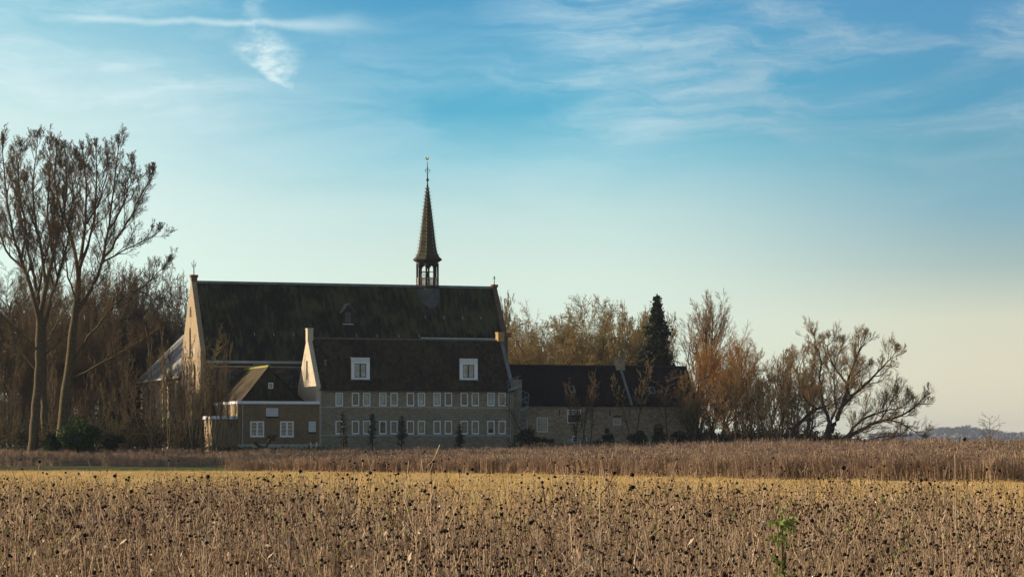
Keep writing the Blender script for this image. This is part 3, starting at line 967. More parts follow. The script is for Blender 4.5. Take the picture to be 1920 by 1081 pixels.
for x0, x1, y0, y1, bars in ((499, 521.6, 764.7, 779.8, (9, 3)), (579, 592, 789.5, 809, (4, 5))):
    wo = window(ann, x0, x1, y0, y1, BB, M_G_BLOCK, bars, .07, False, None, None, .02)
    a0, a1, z0, z1 = hole(x0, x1, y0, y1, BB)
    MB().box(a0 - .05, a1 + .05, BB - .08, BB - .003, z0 - .16, z0 - .003).build('sill', M_DARKWOOD, wo)
downpipe(ann, 454.5, BB, 757, 836)
MB().box(XA - .02, XB, BB - .06, BB - .003, ZG, z_of(832, XA, BB)).build('plinth', M_STONE, ann)
# tiled roof: ridge runs back
g0, g1 = a_of(456, BB + .2), a_of(566, BB + .2)
gc = a_of(503, BB + .2); zg = z_of(688.5, gc, BB)
zb_ = ZT + .06
gm = MB().prism([(g0, zb_), (g1, zb_), (gc, zg - .05)], 'b', BB + .15, BB + .35)
gmo = gm.build('tile_hung_gable', M_HUNG, ann)
rf = MB()
for s, ge in ((-1, g0), (1, g1)):
    rf.prism([(ge + s * .25, zb_ - .12), (gc, zg), (gc, zg + .14), (ge + s * .25, zb_ + .06)], 'b', BB, BD - .1)
rfo = rf.build('roof', M_ROOF_BOX, ann)
MB().prism([(gc - .14, zg + .05), (gc, zg + .24), (gc + .14, zg + .05)], 'b', BB, BD - .1).build('ridge_tiles', plain('moss_ridge', (0.30, 0.27, 0.06), .9, .3, 4.0), rfo)
h_ = hole(503, 512, 717, 728, BB + .15)
wo = MB().box(h_[0], h_[1], BB + .09, BB + .147, h_[2], h_[3]).build('gable_window', M_WHITE, gmo)
MB().box(h_[0] + .09, (h_[0] + h_[1]) / 2 - .03, BB + .075, BB + .087, h_[2] + .09, h_[3] - .09).box((h_[0] + h_[1]) / 2 + .03, h_[1] - .09, BB + .075, BB + .087, h_[2] + .09, h_[3] - .09).build('pane', M_G_DARK, wo)
# lower flat-roofed part
x0_, x1_ = a_of(397, BB + .1), XA - .003
zt2 = z_of(781, x0_, BB)
bl2 = b_of(383, x0_)
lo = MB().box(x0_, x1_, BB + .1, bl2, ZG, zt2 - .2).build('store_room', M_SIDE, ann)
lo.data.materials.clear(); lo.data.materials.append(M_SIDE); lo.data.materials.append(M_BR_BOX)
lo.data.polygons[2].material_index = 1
MB().box(x0_ - .2, x1_, BB - .05, bl2 + .2, zt2 - .2, zt2 + .10).build('store_fascia', M_WHITE, lo)
for px in (412, 434):
    a = a_of(px, BB + .1); MB().box(a - .07, a + .07, BB + .06, BB + .097, z_of(800, a, BB), z_of(791.5, a, BB)).build('vent_slot', M_BLACK, lo)

# ---------------- long low wing on the right
BW = 1.6
W0 = A1 + .95
W1 = a_of(1305, BW)
BWK = BW + 6.4; BWR = BW + 3.2
ZEW = z_of(755, a_of(1100, BW), BW)
ZRW = z_of(688.8, a_of(1120, BWR), BWR)
ww = root_ab('low_wing', W0, BW, ZG, 'long low brick wing with dark brown tiled roof right of the two-storey building', 'building')
lst = [(1006, 1028, 782, 810), (1063.8, 1090, 767, 792.7), (1149.2, 1164.7, 783, 796.8), (970.5, 990, 782.5, 809), (1073, 1081, 817, 829)]
hs = [hole(*q, BW) for q in lst] + [hole(1226, 1244, 800, 840, BW)]
m_ = MB(); m_.wall_a(W0, W1, ZG, ZEW, BW, [h for h in hs], .2)
m_.poly([(W1, BW, ZG), (W1, BWK, ZG), (W1, BWK, ZEW), (W1, BWR, ZRW), (W1, BW, ZEW)])
m_.poly([(W0, BW, ZG), (W0, BW, ZEW), (W0, BWR, ZRW), (W0, BWK, ZEW), (W0, BWK, ZG)])
m_.poly([(W0, BWK, ZG), (W0, BWK, ZEW), (W1, BWK, ZEW), (W1, BWK, ZG)])
m_.box(W0 + .05, W1 - .05, BW + .35, BW + .45, ZG, ZEW - .05)
m_.build('wall', M_BR_WING, ww)
window(ww, *lst[0], BW, M_G_MID, (5, 7), .13, False, M_CREAM)
window(ww, *lst[1], BW, M_G_DARK, (5, 5), .11, False, M_WHITE, .58)
window(ww, *lst[2], BW, M_G_MID, (5, 3), .11, False, M_CREAM)
window(ww, *lst[3], BW, M_G_DARK, (5, 5), .11, False, M_STONE)
window(ww, *lst[4], BW, M_BLACK, (0, 1), .10, False, M_WHITE)
a0, a1, z0, z1 = hs[-1]
do = MB().box(a0 + .02, a1 - .02, BW + .1, BW + .17, z0, z1 - .02).build('arched_door', M_DARKWOOD, ww)
h_ = hs[2]
ar_ = MB(); am = (h_[0] + h_[1]) / 2; R_ = .75
for hh_, rise in ((h_, .28), (hs[-1], .35)):
    am = (hh_[0] + hh_[1]) / 2; hf = (hh_[1] - hh_[0]) / 2 + .05
    pr = [(am + hf * math.cos(t_), hh_[3] + .02 + rise * math.sin(t_)) for t_ in np.linspace(0, math.pi, 9)]
    ar_.prism(pr, 'b', BW - .02, BW - .003)
ar_.build('relieving_arch', M_BR_CHF, ww)
gable_roof(MB(), W0 - .2, W1 + .2, BW, BWR, BWK, ZEW, ZRW, .2, .3).build('roof', M_ROOF_WING, ww)
MB().prism([(BWR - .14, ZRW + .12), (BWR - .08, ZRW + .26), (BWR + .08, ZRW + .26), (BWR + .14, ZRW + .12)], 'a', W0 - .2, W1 + .2).build('ridge_tiles', M_DARKWOOD, ww)
cf = MB(); k = W0
while k < W1 - .3:
    cf.box(k, k + .62, BW - .10, BW - .003, ZEW - .30, ZEW - .12); k += .80
cf.box(W0, W1, BW - .06, BW - .003, ZEW - .34, ZEW - .301)
cf.build('eaves_course', M_CREAM, ww)
acp = a_of(1184, BW - .3)
plw = (ZRW - ZEW) / (BWR - BW)
MB().prism([(BW - .35, ZEW - plw * .35 + .18), (BWR, ZRW + .18), (BWR, ZRW + .36), (BW - .35, ZEW - plw * .35 + .36)], 'a', acp - .12, acp + .12).build('roof_coping', M_LEADL, ww)
ach = a_of(1161.5, BWR)
MB().box(ach - .48, ach + .48, BWR - .40, BWR + .40, ZRW - .3, ZRW + .95).box(ach - .56, ach + .56, BWR - .48, BWR + .48, ZRW + .95, ZRW + 1.1).build('chimney', M_BR_WING, ww)
for px, py in ((1071.5, 731.5), (1221.5, 733.5)):
    bq = BW + 1.2
    for _ in range(5):
        bq = BW + (z_of(py, a_of(px, bq), bq) - ZEW) / plw
    a = a_of(px, bq); z = ZEW + plw * (bq - BW)
    d_ = .42
    fr_ = MB()
    def S(da, t_, up): return (a + da, bq + t_ * math.cos(math.atan(plw)) - up * math.sin(math.atan(plw)), z + t_ * math.sin(math.atan(plw)) + up * math.cos(math.atan(plw)))
    for (x0, x1, t0, t1) in ((-.30, -.23, -.42, .42), (.23, .30, -.42, .42), (-.23, .23, -.42, -.35), (-.23, .23, .35, .42)):
        i = len(fr_.v)
        fr_.v += [S(x0, t0, .1), S(x1, t0, .1), S(x1, t1, .1), S(x0, t1, .1), S(x0, t0, .27), S(x1, t0, .27), S(x1, t1, .27), S(x0, t1, .27)]
        for q in ((0, 3, 2, 1), (4, 5, 6, 7), (0, 1, 5, 4), (1, 2, 6, 5), (2, 3, 7, 6), (3, 0, 4, 7)):
            fr_.f.append(tuple(i + k for k in q)); fr_.m.append(0)
    fo = fr_.build('skylight', M_LEADL, ww)
    MB().poly([S(-.23, -.35, .22), S(.23, -.35, .22), S(.23, .35, .22), S(-.23, .35, .22)]).build('pane', M_G_DARK, fo)
an_ = MB()
for px, py0, py1 in ((1143, 768, 779), (1180, 768, 779), (1248, 768, 775), (1049, 768, 779)):
    a = a_of(px, BW); an_.box(a - .035, a + .035, BW - .05, BW - .003, z_of(py1, a, BW), z_of(py0, a, BW))
an_.build('wall_anchors', M_BLACK, ww)

# ---------------- spiral stair beside the corner pier
BS = -.2
asx = a_of(970.5, BS)
st = root_ab('spiral_staircase', asx, BS, ZG, 'grey steel spiral staircase curling beside the end of the two-storey building', 'staircase')
zt, zb = z_of(708, asx, BS), z_of(768, asx, BS)
MB().tube([(asx, BS, ZG), (asx, BS, zt)], .06, 8).build('column', M_STEEL, st)
RS = 1.12
n = 26
hel = [(-math.pi * .55 + 2 * math.pi * 1.02 * k / n) for k in range(n + 1)]
def HP(k, r, dz): 
    an = hel[k]; return (asx + r * math.cos(an), BS + r * math.sin(an), zb + (z_of(722, asx, BS) - zb) * k / n + dz)
tr = MB()
for k in range(n):
    p = [HP(k, .05, 0), HP(k, RS, 0), (HP(k + 1, RS, 0)[0], HP(k + 1, RS, 0)[1], HP(k, 0, 0)[2]), (HP(k + 1, .05, 0)[0], HP(k + 1, .05, 0)[1], HP(k, 0, 0)[2])]
    tr.poly(p); tr.poly([(x, y, z - .04) for x, y, z in reversed(p)])
tr.build('tread', M_STEEL, st)
sg = MB()
for k in range(n):
    p0, p1 = HP(k, RS, 0), HP(k + 1, RS, 0)
    sg.poly([(p0[0], p0[1], p0[2] - .22), (p1[0], p1[1], p1[2] - .22), (p1[0], p1[1], p1[2] + .08), (p0[0], p0[1], p0[2] + .08)])
    q0, q1 = HP(k, RS - .03, 0), HP(k + 1, RS - .03, 0)
    sg.poly([(q0[0], q0[1], q0[2] + .08), (q1[0], q1[1], q1[2] + .08), (q1[0], q1[1], q1[2] - .22), (q0[0], q0[1], q0[2] - .22)])
sg.build('stringer', M_STEEL, st)
hr = MB().tube([HP(k, RS, .95) for k in range(n + 1)], .035, 6).tube([HP(k, RS, .5) for k in range(n + 1)], .02, 5)
for k in range(0, n + 1, 3): hr.tube([HP(k, RS, 0), HP(k, RS, .95)], .022, 5)
hr.build('handrail', M_STEEL, st)
lp = MB()
for k in range(7, 27, 3):
    pass
ps = MB()
for da, db in ((-.1, -.9), (.95, .0)):
    ps.tube([(asx + da, BS + db, ZG), (asx + da, BS + db, zb + .3)], .05, 6)
ps.build('support_post', M_STEEL, st)

# ---------------- garden chairs and table by the wing, white pipes by the annex
def chair(px, face, label):
    b = BW - 1.2; a = a_of(px, b); zf = z_of(835.5, a, b)
    o = root_ab('garden_chair', a, b, zf, label, 'chair')
    MB().box(a - .24, a + .24, b - .24, b + .24, zf + .40, zf + .44).build('seat', M_CHAIR, o)
    s = -face
    m = MB()
    for j in range(-2, 3): m.box(a + s * .25 - .015, a + s * .30 + .015, b + j * .1 - .03, b + j * .1 + .03, zf + .441, zf + .86)
    m.box(a + s * .24, a + s * .31 + .01, b - .25, b + .25, zf + .861, zf + .92)
    m.build('backrest', M_CHAIR, o)
    for x in (-.21, .21):
        for y in (-.21, .21):
            MB().box(a + x - .02, a + x + .02, b + y - .02, b + y + .02, zf, zf + .399).build('leg', M_CHAIR, o)
    for y in (-.27, .27):
        MB().box(a - .22, a + .24, b + y - .02, b + y + .02, zf + .62, zf + .65).box(a + face * .2 - .015, a + face * .2 + .015, b + y - .015, b + y + .015, zf + .42, zf + .619).build('armrest', M_CHAIR, o)
    return o
chair(1061.5, 1, 'pale garden chair left of the small white table by the low wing')
chair(1094, -1, 'pale garden chair right of the small white table by the low wing')
b = BW - 1.3; a = a_of(1077, b); zf = z_of(836, a, b)
tb = root_ab('garden_table', a, b, zf, 'small white garden table between two pale chairs', 'table')
MB().box(a - .55, a + .55, b - .4, b + .4, zf + .68, zf + .72).build('tabletop', M_WHITE, tb)
for x in (-.48, .48):
    for y in (-.33, .33): MB().box(a + x - .025, a + x + .025, b + y - .025, b + y + .025, zf, zf + .679).build('leg', M_WHITE, tb)
for px, lb in ((582.5, 'left of two short white pipes standing by the annex wall'), (593.5, 'right of two short white pipes standing by the annex wall, with a side outlet')):
    b = BB - .5; a = a_of(px, b); x, y = world_ab(a, b)
    zf = 1.25
    zt = z_of(830, a, b)
    mb = MB().tube([(a, b, zf), (a, b, zt)], .06, 8).lathe((a, b), [(.05, zt - .05), (.09, zt - .04), (.09, zt + .03), (.03, zt + .07)], 8)
    if px > 590: mb.tube([(a, b, zt - .45), (a + .28, b, zt - .45)], .05, 8)
    o = root_ab('white_pipe', a, b, zf, lb, 'pipe')
    mb.build('pipe_body', M_WHITE, o)
# ------------------------------------------------------------------ ground
xs = np.concatenate([[-6000, -3000, -1500, -800, -400, -200, -140], np.arange(-100, 101, 4.0), [140, 200, 400, 800, 1500, 3000, 6000]])
ys = np.concatenate([[-300, -100, -40, 0, 20, 40, 60, 80], np.arange(100, 330, 4.0), [340, 400, 500, 700, 1000, 1600, 2400, 3500, 5000, 8000]])
X, Y = np.meshgrid(xs, ys)
Z = gz(X, Y)
rgn = np.random.default_rng(1)
V = np.stack([X.ravel(), Y.ravel(), Z.ravel()], 1)
nx, ny = len(xs), len(ys)
ii = np.arange(nx * ny).reshape(ny, nx)
Q = np.stack([ii[:-1, :-1].ravel(), ii[:-1, 1:].ravel(), ii[1:, 1:].ravel(), ii[1:, :-1].ravel()], 1)
m, n, p = new_mat('field_ground')
t = n.n('ShaderNodeTexCoord'); ob = t.outputs['Object']
gx, gy, gzz = n.sep(ob)
big = n.noise(ob, 0.08, 6.0, 0.6)
med = n.noise(ob, 0.9, 6.0, 0.65)
fin = n.noise(ob, 14.0, 5.0, 0.7)
gold = n.mix(n.smooth(med, 0.3, 0.7), (0.64, 0.43, 0.14, 1), (0.76, 0.56, 0.22, 1))
gold = n.mix(n.math('MULTIPLY', n.smooth(fin, 0.4, 0.75), 0.35), gold, (0.30, 0.20, 0.07, 1))
gold = n.mix(n.math('MULTIPLY', n.smooth(big, 0.46, 0.62), 0.5), gold, (0.36, 0.30, 0.10, 1))
lg = n.noise(n.comb(gx, n.math('MULTIPLY', gy, 0.25), 0.0), 0.5, 6.0, 0.7)
gold = n.mix(n.math('MULTIPLY', n.smooth(lg, 0.5, 0.7), 0.45), gold, (0.34, 0.22, 0.10, 1))
dark = n.mix(n.smooth(med, 0.3, 0.7), (0.075, 0.06, 0.03, 1), (0.11, 0.10, 0.045, 1))
green = n.mix(n.smooth(fin, 0.3, 0.7), (0.10, 0.13, 0.03, 1), (0.16, 0.17, 0.05, 1))
wb_ = n.math('ADD', gy, n.math('MULTIPLY', n.math('SUBTRACT', med, 0.5), 5.0))
far = n.mix(n.smooth(wb_, 205.0, 212.0), green, dark)
vg = n.mix(n.smooth(wb_, 191.0, 196.0), gold, far)
n.put(p.inputs['Base Color'], vg)
p.inputs['Roughness'].default_value = 0.95
p.inputs['Specular IOR Level'].default_value = 0.1
bump(n, p, fin, 0.8, 0.05)
tag(link_mesh('ground', np_mesh('ground', V, [Q], [m], smooth=True)), kind='structure')

# ------------------------------------------------------------------ trees
def veg_mat(name, c1, c2, rough=0.85, trans=0.0, island=True):
    m, n, p = new_mat(name)
    if island:
        g = n.n('ShaderNodeNewGeometry')
        f = g.outputs['Random Per Island']
    else:
        t = n.n('ShaderNodeTexCoord')
        f = n.smooth(n.noise(t.outputs['Object'], 4.0, 6.0, 0.65), 0.3, 0.7)
    c = n.mix(f, (*c1, 1), (*c2, 1))
    n.put(p.inputs['Base Color'], c)
    p.inputs['Roughness'].default_value = rough
    p.inputs['Specular IOR Level'].default_value = 0.12
    if trans:
        tr = n.n('ShaderNodeBsdfTranslucent')
        n.put(tr.inputs[0], c)
        mx = n.n('ShaderNodeMixShader')
        mx.inputs[0].default_value = trans
        o = [q for q in n.nt.nodes if q.type == 'OUTPUT_MATERIAL'][0]
        n.nt.links.new(p.outputs[0], mx.inputs[1]); n.nt.links.new(tr.outputs[0], mx.inputs[2]); n.nt.links.new(mx.outputs[0], o.inputs[0])
    return m

M_BARK = veg_mat('bark_grey_brown', (0.075, 0.055, 0.028), (0.135, 0.102, 0.052), island=False)
M_TWIG = veg_mat('twigs_brown', (0.12, 0.08, 0.042), (0.21, 0.145, 0.075))
M_TWIG_D = veg_mat('twigs_dark', (0.10, 0.070, 0.034), (0.18, 0.13, 0.06))
M_TWIG_OL = veg_mat('twigs_olive', (0.19, 0.135, 0.045), (0.38, 0.27, 0.10))
M_TWIG_OR = veg_mat('twigs_orange', (0.26, 0.125, 0.032), (0.46, 0.24, 0.065))
M_TWIG_W = veg_mat('twigs_willow', (0.18, 0.11, 0.04), (0.38, 0.235, 0.09))
M_BARK_D = veg_mat('bark_dark', (0.045, 0.032, 0.018), (0.085, 0.062, 0.034), island=False)
M_LEAF_D = veg_mat('leaf_evergreen', (0.018, 0.026, 0.010), (0.045, 0.055, 0.020), trans=0.1)
M_LEAF_G = veg_mat('leaf_laurel', (0.025, 0.050, 0.010), (0.075, 0.115, 0.025), 0.6, trans=0.2)
M_LEAF_B = veg_mat('leaf_brown', (0.10, 0.06, 0.02), (0.26, 0.16, 0.06), trans=0.3)
M_NEED = veg_mat('needles', (0.030, 0.035, 0.014), (0.070, 0.070, 0.028), trans=0.1)


def tubes_np(lines, sides):
    """lines: list of (pts[m][3], radii[m]) -> V, F with all tubes"""
    groups = {}
    for pts, rr in lines:
        groups.setdefault(len(pts), []).append((pts, rr))
    Vs, Fs, off = [], [], 0
    for m, L in groups.items():
        Pp = np.array([q[0] for q in L], float); R = np.array([q[1] for q in L], float)
        K = len(L)
        T = np.gradient(Pp, axis=1)
        T /= np.linalg.norm(T, axis=2, keepdims=True) + 1e-9
        ref = np.where(np.abs(T[:, :, 2:3]) < 0.9, np.array([0, 0, 1.0]), np.array([1.0, 0, 0]))
        Xv = np.cross(T, ref); Xv /= np.linalg.norm(Xv, axis=2, keepdims=True) + 1e-9
        Yv = np.cross(T, Xv)
        an = np.arange(sides) * 2 * np.pi / sides
        ring = Pp[:, :, None, :] + R[:, :, None, None] * (Xv[:, :, None, :] * np.cos(an)[None, None, :, None] + Yv[:, :, None, :] * np.sin(an)[None, None, :, None])
        Vs.append(ring.reshape(-1, 3))
        idx = off + np.arange(K * m * sides).reshape(K, m, sides)
        a = idx[:, :-1, :]; b = np.roll(a, -1, axis=2); d = idx[:, 1:, :]; c = np.roll(d, -1, axis=2)
        Fs.append(np.stack([a, b, c, d], -1).reshape(-1, 4))
        off += K * m * sides
    return np.concatenate(Vs), np.concatenate(Fs)


def nrm3(x, y, z):
    l = math.sqrt(x * x + y * y + z * z) + 1e-9
    return x / l, y / l, z / l


def sprout(out, p, d, L, r, lvl, S, rng):
    """one branch of level lvl and everything that grows on it; out[lvl] collects polylines"""
    seg = S['seg'][lvl]
    pts = [p]; rad = [r]; dirs = [d]
    x, y, z = p; dx, dy, dz = d
    w_, tr = S['wob'][lvl], S['trop'][lvl]
    st = L / seg
    for k in range(seg):
        dx, dy, dz = nrm3(dx + rng.gauss(0, w_), dy + rng.gauss(0, w_), dz + rng.gauss(0, w_) + tr)
        x += dx * st; y += dy * st; z += dz * st
        pts.append((x, y, z)); dirs.append((dx, dy, dz))
        rad.append(max(r * (1 - (k + 1) / seg * S['taper'][lvl]), S['rmin']))
    out[lvl].append((pts, rad))
    kids(out, pts, rad, dirs, L, lvl, S, rng)


def kids(out, pts, rad, dirs, L, lvl, S, rng, count=None, t0=None):
    if lvl + 1 >= len(S['seg']): return
    nk = count if count is not None else S['n'][lvl]
    nk = max(1, int(nk * (0.75 + 0.5 * rng.random())))
    t0 = S['t0'][lvl] if t0 is None else t0
    seg = len(pts) - 1
    phi = rng.random() * 6.28
    for c in range(nk):
        t = t0 + (1 - t0) * (c + rng.random()) / nk
        f = t * seg; i = min(int(f), seg - 1); f -= i
        p = tuple(pts[i][q] + (pts[i + 1][q] - pts[i][q]) * f for q in range(3))
        dv = Vector(dirs[min(i + 1, seg)])
        phi += 2.4 + rng.gauss(0, .4)
        ref = Vector((0, 0, 1)) if abs(dv.z) < .9 else Vector((1, 0, 0))
        ax = dv.cross(ref).normalized(); ay = dv.cross(ax)
        ang = S['ang'][lvl] * (0.7 + 0.6 * rng.random())
        sd = ax * math.cos(phi) + ay * math.sin(phi)
        nd = (dv * math.cos(ang) + sd * math.sin(ang)).normalized()
        cl = L * S['ratio'][lvl] * (1.15 - S['fall'][lvl] * t) * (0.6 + 0.7 * rng.random())
        rr = max(min(rad[i] * 0.62, S['rcap'][lvl + 1]), S['rmin'])
        sprout(out, p, tuple(nd), cl, rr, lvl + 1, S, rng)


def style(**kw):
    S = dict(seg=[8, 6, 4, 3, 2], n=[14, 9, 7, 5], t0=[.35, .2, .15, .15], ang=[.75, .7, .7, .7], ratio=[.5, .45, .45, .45],
             fall=[.75, .6, .5, .4], wob=[.06, .10, .13, .15, .15], trop=[.05, .06, .05, .03, .02], taper=[.75, .8, .8, .8, .6],
             rcap=[9, .16, .06, .028, .018], rmin=.011)
    S.update(kw)
    return S

ST_BROOM = style(rmin=.011, n=[17, 9, 7, 5], ang=[.55, .45, .45, .5], trop=[.03, .16, .12, .08, .05], ratio=[.5, .45, .42, .42])
ST_ROUND = style(n=[15, 12, 10, 8], ang=[.85, .75, .8, .8], trop=[.0, .06, .03, .02, .0], wob=[.08, .17, .24, .25, .2], ratio=[.95, .48, .42, .42], t0=[.35, .2, .15, .1], fall=[.25, .4, .5, .4], rmin=.020, stem=.52)
ST_THIN = style(n=[13, 7, 6, 4], ang=[.6, .55, .5, .5], trop=[.02, .10, .08, .05, .03], ratio=[.45, .45, .42, .42], wob=[.07, .13, .15, .15, .15], t0=[.15, .15, .1, .1], rcap=[9, .05, .025, .014, .011])
ST_POLE = style(n=[16, 6, 5], seg=[8, 5, 3, 2], ang=[.5, .5, .5], trop=[.03, .12, .08, .04], ratio=[.28, .4, .4], t0=[.3, .15, .1], rcap=[9, .05, .02, .012])
ST_WIL = style(rmin=.010, n=[13, 9, 7, 5], ang=[.6, .5, .45, .4], trop=[.0, .10, .12, .10, .06], wob=[.1, .14, .14, .12, .1], ratio=[.6, .45, .45, .5], fall=[.4, .5, .4, .3], t0=[.25, .15, .1, .1])
ST_SCRUB = style(n=[12, 8, 6], seg=[5, 4, 3, 2], ang=[.7, .7, .7], trop=[.0, .06, .04, .02], wob=[.15, .2, .22, .2], ratio=[.5, .5, .5], t0=[.1, .1, .1], rcap=[9, .04, .02, .012])


def finish_tree(root, out, split, bark, twig):
    thick = [l for lv in out[:split] for l in lv]
    V1, F1 = [], []
    big = []
    vv, ff = tubes_np(out[0], 8)
    mesh_v, mesh_f = [vv], [ff]; off = len(vv)
    for lv in out[1:split]:
        if not lv: continue
        v_, f_ = tubes_np(lv, 5); mesh_v.append(v_); mesh_f.append(f_ + off); off += len(v_)
    me = np_mesh('trunk', np.concatenate(mesh_v), [np.concatenate(mesh_f)], [bark], smooth=True)
    link_mesh('trunk', me, root)
    lines = [l for lv in out[split:] for l in lv]
    if lines:
        v_, f_ = tubes_np(lines, 3)
        link_mesh('crown', np_mesh('crown', v_, [f_], [twig]), root)


def gen_tree(name, px, D, top_py, width_px, S, seed, label, cat='tree', group=None, bark=None, twig=None, r=None, nstem=1, lean=0.0, split=2, base_py=None, clear=None):
    """a tree fitted to the height and width it really has (measured from the photograph at its distance)"""
    rng = random.Random(seed)
    x, y = at(px, D), D
    z0 = float(gz(x, y)) if base_py is None else zat(base_py, D)
    Ht = zat(top_py, D) - z0
    Wd = width_px / F * D
    r = r or Ht * .018
    out = [[] for _ in S['seg']]
    for s in range(nstem):
        sp_ = 0 if nstem == 1 else .22
        an = 6.28 * s / nstem + rng.random()
        d = nrm3(math.cos(an) * sp_ + lean, math.sin(an) * sp_, 1)
        sprout(out, (math.cos(an) * r * (nstem > 1), math.sin(an) * r * (nstem > 1), -.15), d, Ht * S.get('stem', .9) * (1 if s == 0 else .7 + .3 * rng.random()), r if nstem == 1 else r * .7, 0, S, rng)
    allp = np.array([q for lv in out for l in lv for q in l[0]])
    zmax = np.percentile(allp[:, 2], 99.7)
    sz = Ht / zmax
    ww_ = np.percentile(allp[:, 0], 98.5) - np.percentile(allp[:, 0], 1.5)
    sx = Wd / ww_
    c0 = 0.0
    for lv in out:
        for i, (pp, rr) in enumerate(lv):
            lv[i] = ([(q[0] * sx, q[1] * sx, q[2] * sz) for q in pp], rr)
    o = empty(name, (x, y, z0), 0, label, cat, group)
    finish_tree(o, out, split, bark or M_BARK, twig or M_TWIG)
    return o


def limb_tree(name, D, limbs, S, seed, label, bark, twig, cat='tree', rootpx=None, nk=9, split=2, length=4.0, t0=.25):
    """limbs: (list of (px, py), r0, r1, depth offset at the tip, grows twigs)"""
    rng = random.Random(seed)
    rx, ry = at(rootpx[0], D), D
    rz = float(gz(rx, ry))
    out = [[] for _ in S['seg']]
    for pp, r0, r1, dep, tw, d0 in limbs:
        n_ = len(pp)
        # smooth resample
        tt = np.arange(n_); fine = np.linspace(0, n_ - 1, (n_ - 1) * 3 + 1)
        px = np.interp(fine, tt, [q[0] for q in pp]); py = np.interp(fine, tt, [q[1] for q in pp])
        if n_ > 3:
            px[1:-1] = (px[:-2] + 2 * px[1:-1] + px[2:]) / 4; py[1:-1] = (py[:-2] + 2 * py[1:-1] + py[2:]) / 4
        if S.get('ragged') and py[-1] < 320: py = py + (fine / (n_ - 1)) ** 2 * rng.uniform(-4, 40)
        dd = D + d0 + (dep - d0) * fine / (n_ - 1)
        pts = [((px[i] - 960) / F * dd[i] - rx, dd[i] - ry, H + (HY - py[i]) / F * dd[i] - rz) for i in range(len(fine))]
        for i in range(1, len(pts) - 1):
            q = .025 if r0 > .2 else .06
            pts[i] = (pts[i][0] + rng.gauss(0, q), pts[i][1] + rng.gauss(0, q * 2), pts[i][2])
        if S.get('ragged') and r0 < .42: r0 *= .78; r1 *= .8
        rad = [r0 + (r1 - r0) * (i / (len(fine) - 1)) ** .8 for i in range(len(fine))]
        out[0].append((pts, rad))
        if tw:
            dirs = [nrm3(*[pts[min(i + 1, len(pts) - 1)][q] - pts[max(i - 1, 0)][q] for q in range(3)]) for i in range(len(pts))]
            Ltot = sum(math.dist(pts[i], pts[i + 1]) for i in range(len(pts) - 1))
            kids(out, pts, rad, dirs, length / S['ratio'][0], 0, S, rng, count=int(nk * tw * Ltot / 10), t0=t0)
            # the leading shoot carries on as a spray
            for q in range(S.get('lead', 4)):
                dq = nrm3(dirs[-1][0] + rng.gauss(0, .25), dirs[-1][1] + rng.gauss(0, .25), dirs[-1][2] + .1)
                sprout(out, pts[-1], dq, length * S.get('ll', .5), r1, 1, S, rng)
    o = empty(name, (rx, ry, rz), 0, label, cat)
    finish_tree(o, out, split, bark, twig)
    return o

# two tall poplars at the left
ST_POP = style(seg=[8, 6, 4, 3, 2], n=[0, 9, 7, 6], ang=[.62, .5, .55, .6], trop=[0, .13, .12, .06, .03], ratio=[.5, .42, .42, .42], wob=[.05, .07, .1, .13, .15], fall=[.55, .5, .4, .3], t0=[.2, .25, .2, .2], rcap=[9, .05, .022, .012, .010], rmin=.009, ragged=1, lead=3, ll=.40)
L1 = [
    ([(60, 862), (64, 800), (69, 740), (73, 680), (73, 640), (74, 600)], .44, .30, 0, 0, 0),
    ([(74, 602), (62, 550), (45, 500), (30, 455), (18, 400), (10, 330), (4, 262)], .30, .05, -3, 1.2, 0),
    ([(74, 600), (84, 545), (97, 490), (108, 440), (118, 400), (126, 340), (122, 262)], .34, .05, 2, 1.3, 0),
    ([(86, 540), (78, 470), (64, 400), (62, 330), (70, 258)], .22, .04, -2, 1.2, .5),
    ([(100, 480), (92, 430), (88, 360), (96, 300), (92, 250)], .16, .04, 3, 1.0, 1),
    ([(50, 515), (22, 480), (0, 440), (-20, 380), (-28, 300)], .18, .04, 4, 1.0, -1),
    ([(40, 490), (48, 430), (38, 360), (34, 300), (38, 250)], .15, .04, 0, 1.0, -1),
    ([(72, 660), (45, 628), (10, 598), (-30, 560)], .14, .04, -3, .8, 0),
    ([(73, 655), (98, 622), (122, 585), (140, 558)], .12, .03, -3, .7, 0),
    ([(73, 700), (40, 660), (15, 645), (-20, 648)], .10, .03, 3, .7, 0),
    ([(30, 455), (15, 440), (-10, 430), (-35, 410)], .10, .03, 1, .9, -2),
]
pop1 = limb_tree('poplar_tree', 236, L1, ST_POP, 11, 'tall bare poplar with pale trunk, outermost at the left edge of the picture', M_BARK, M_TWIG, rootpx=(60, 862), nk=14, length=2.7)
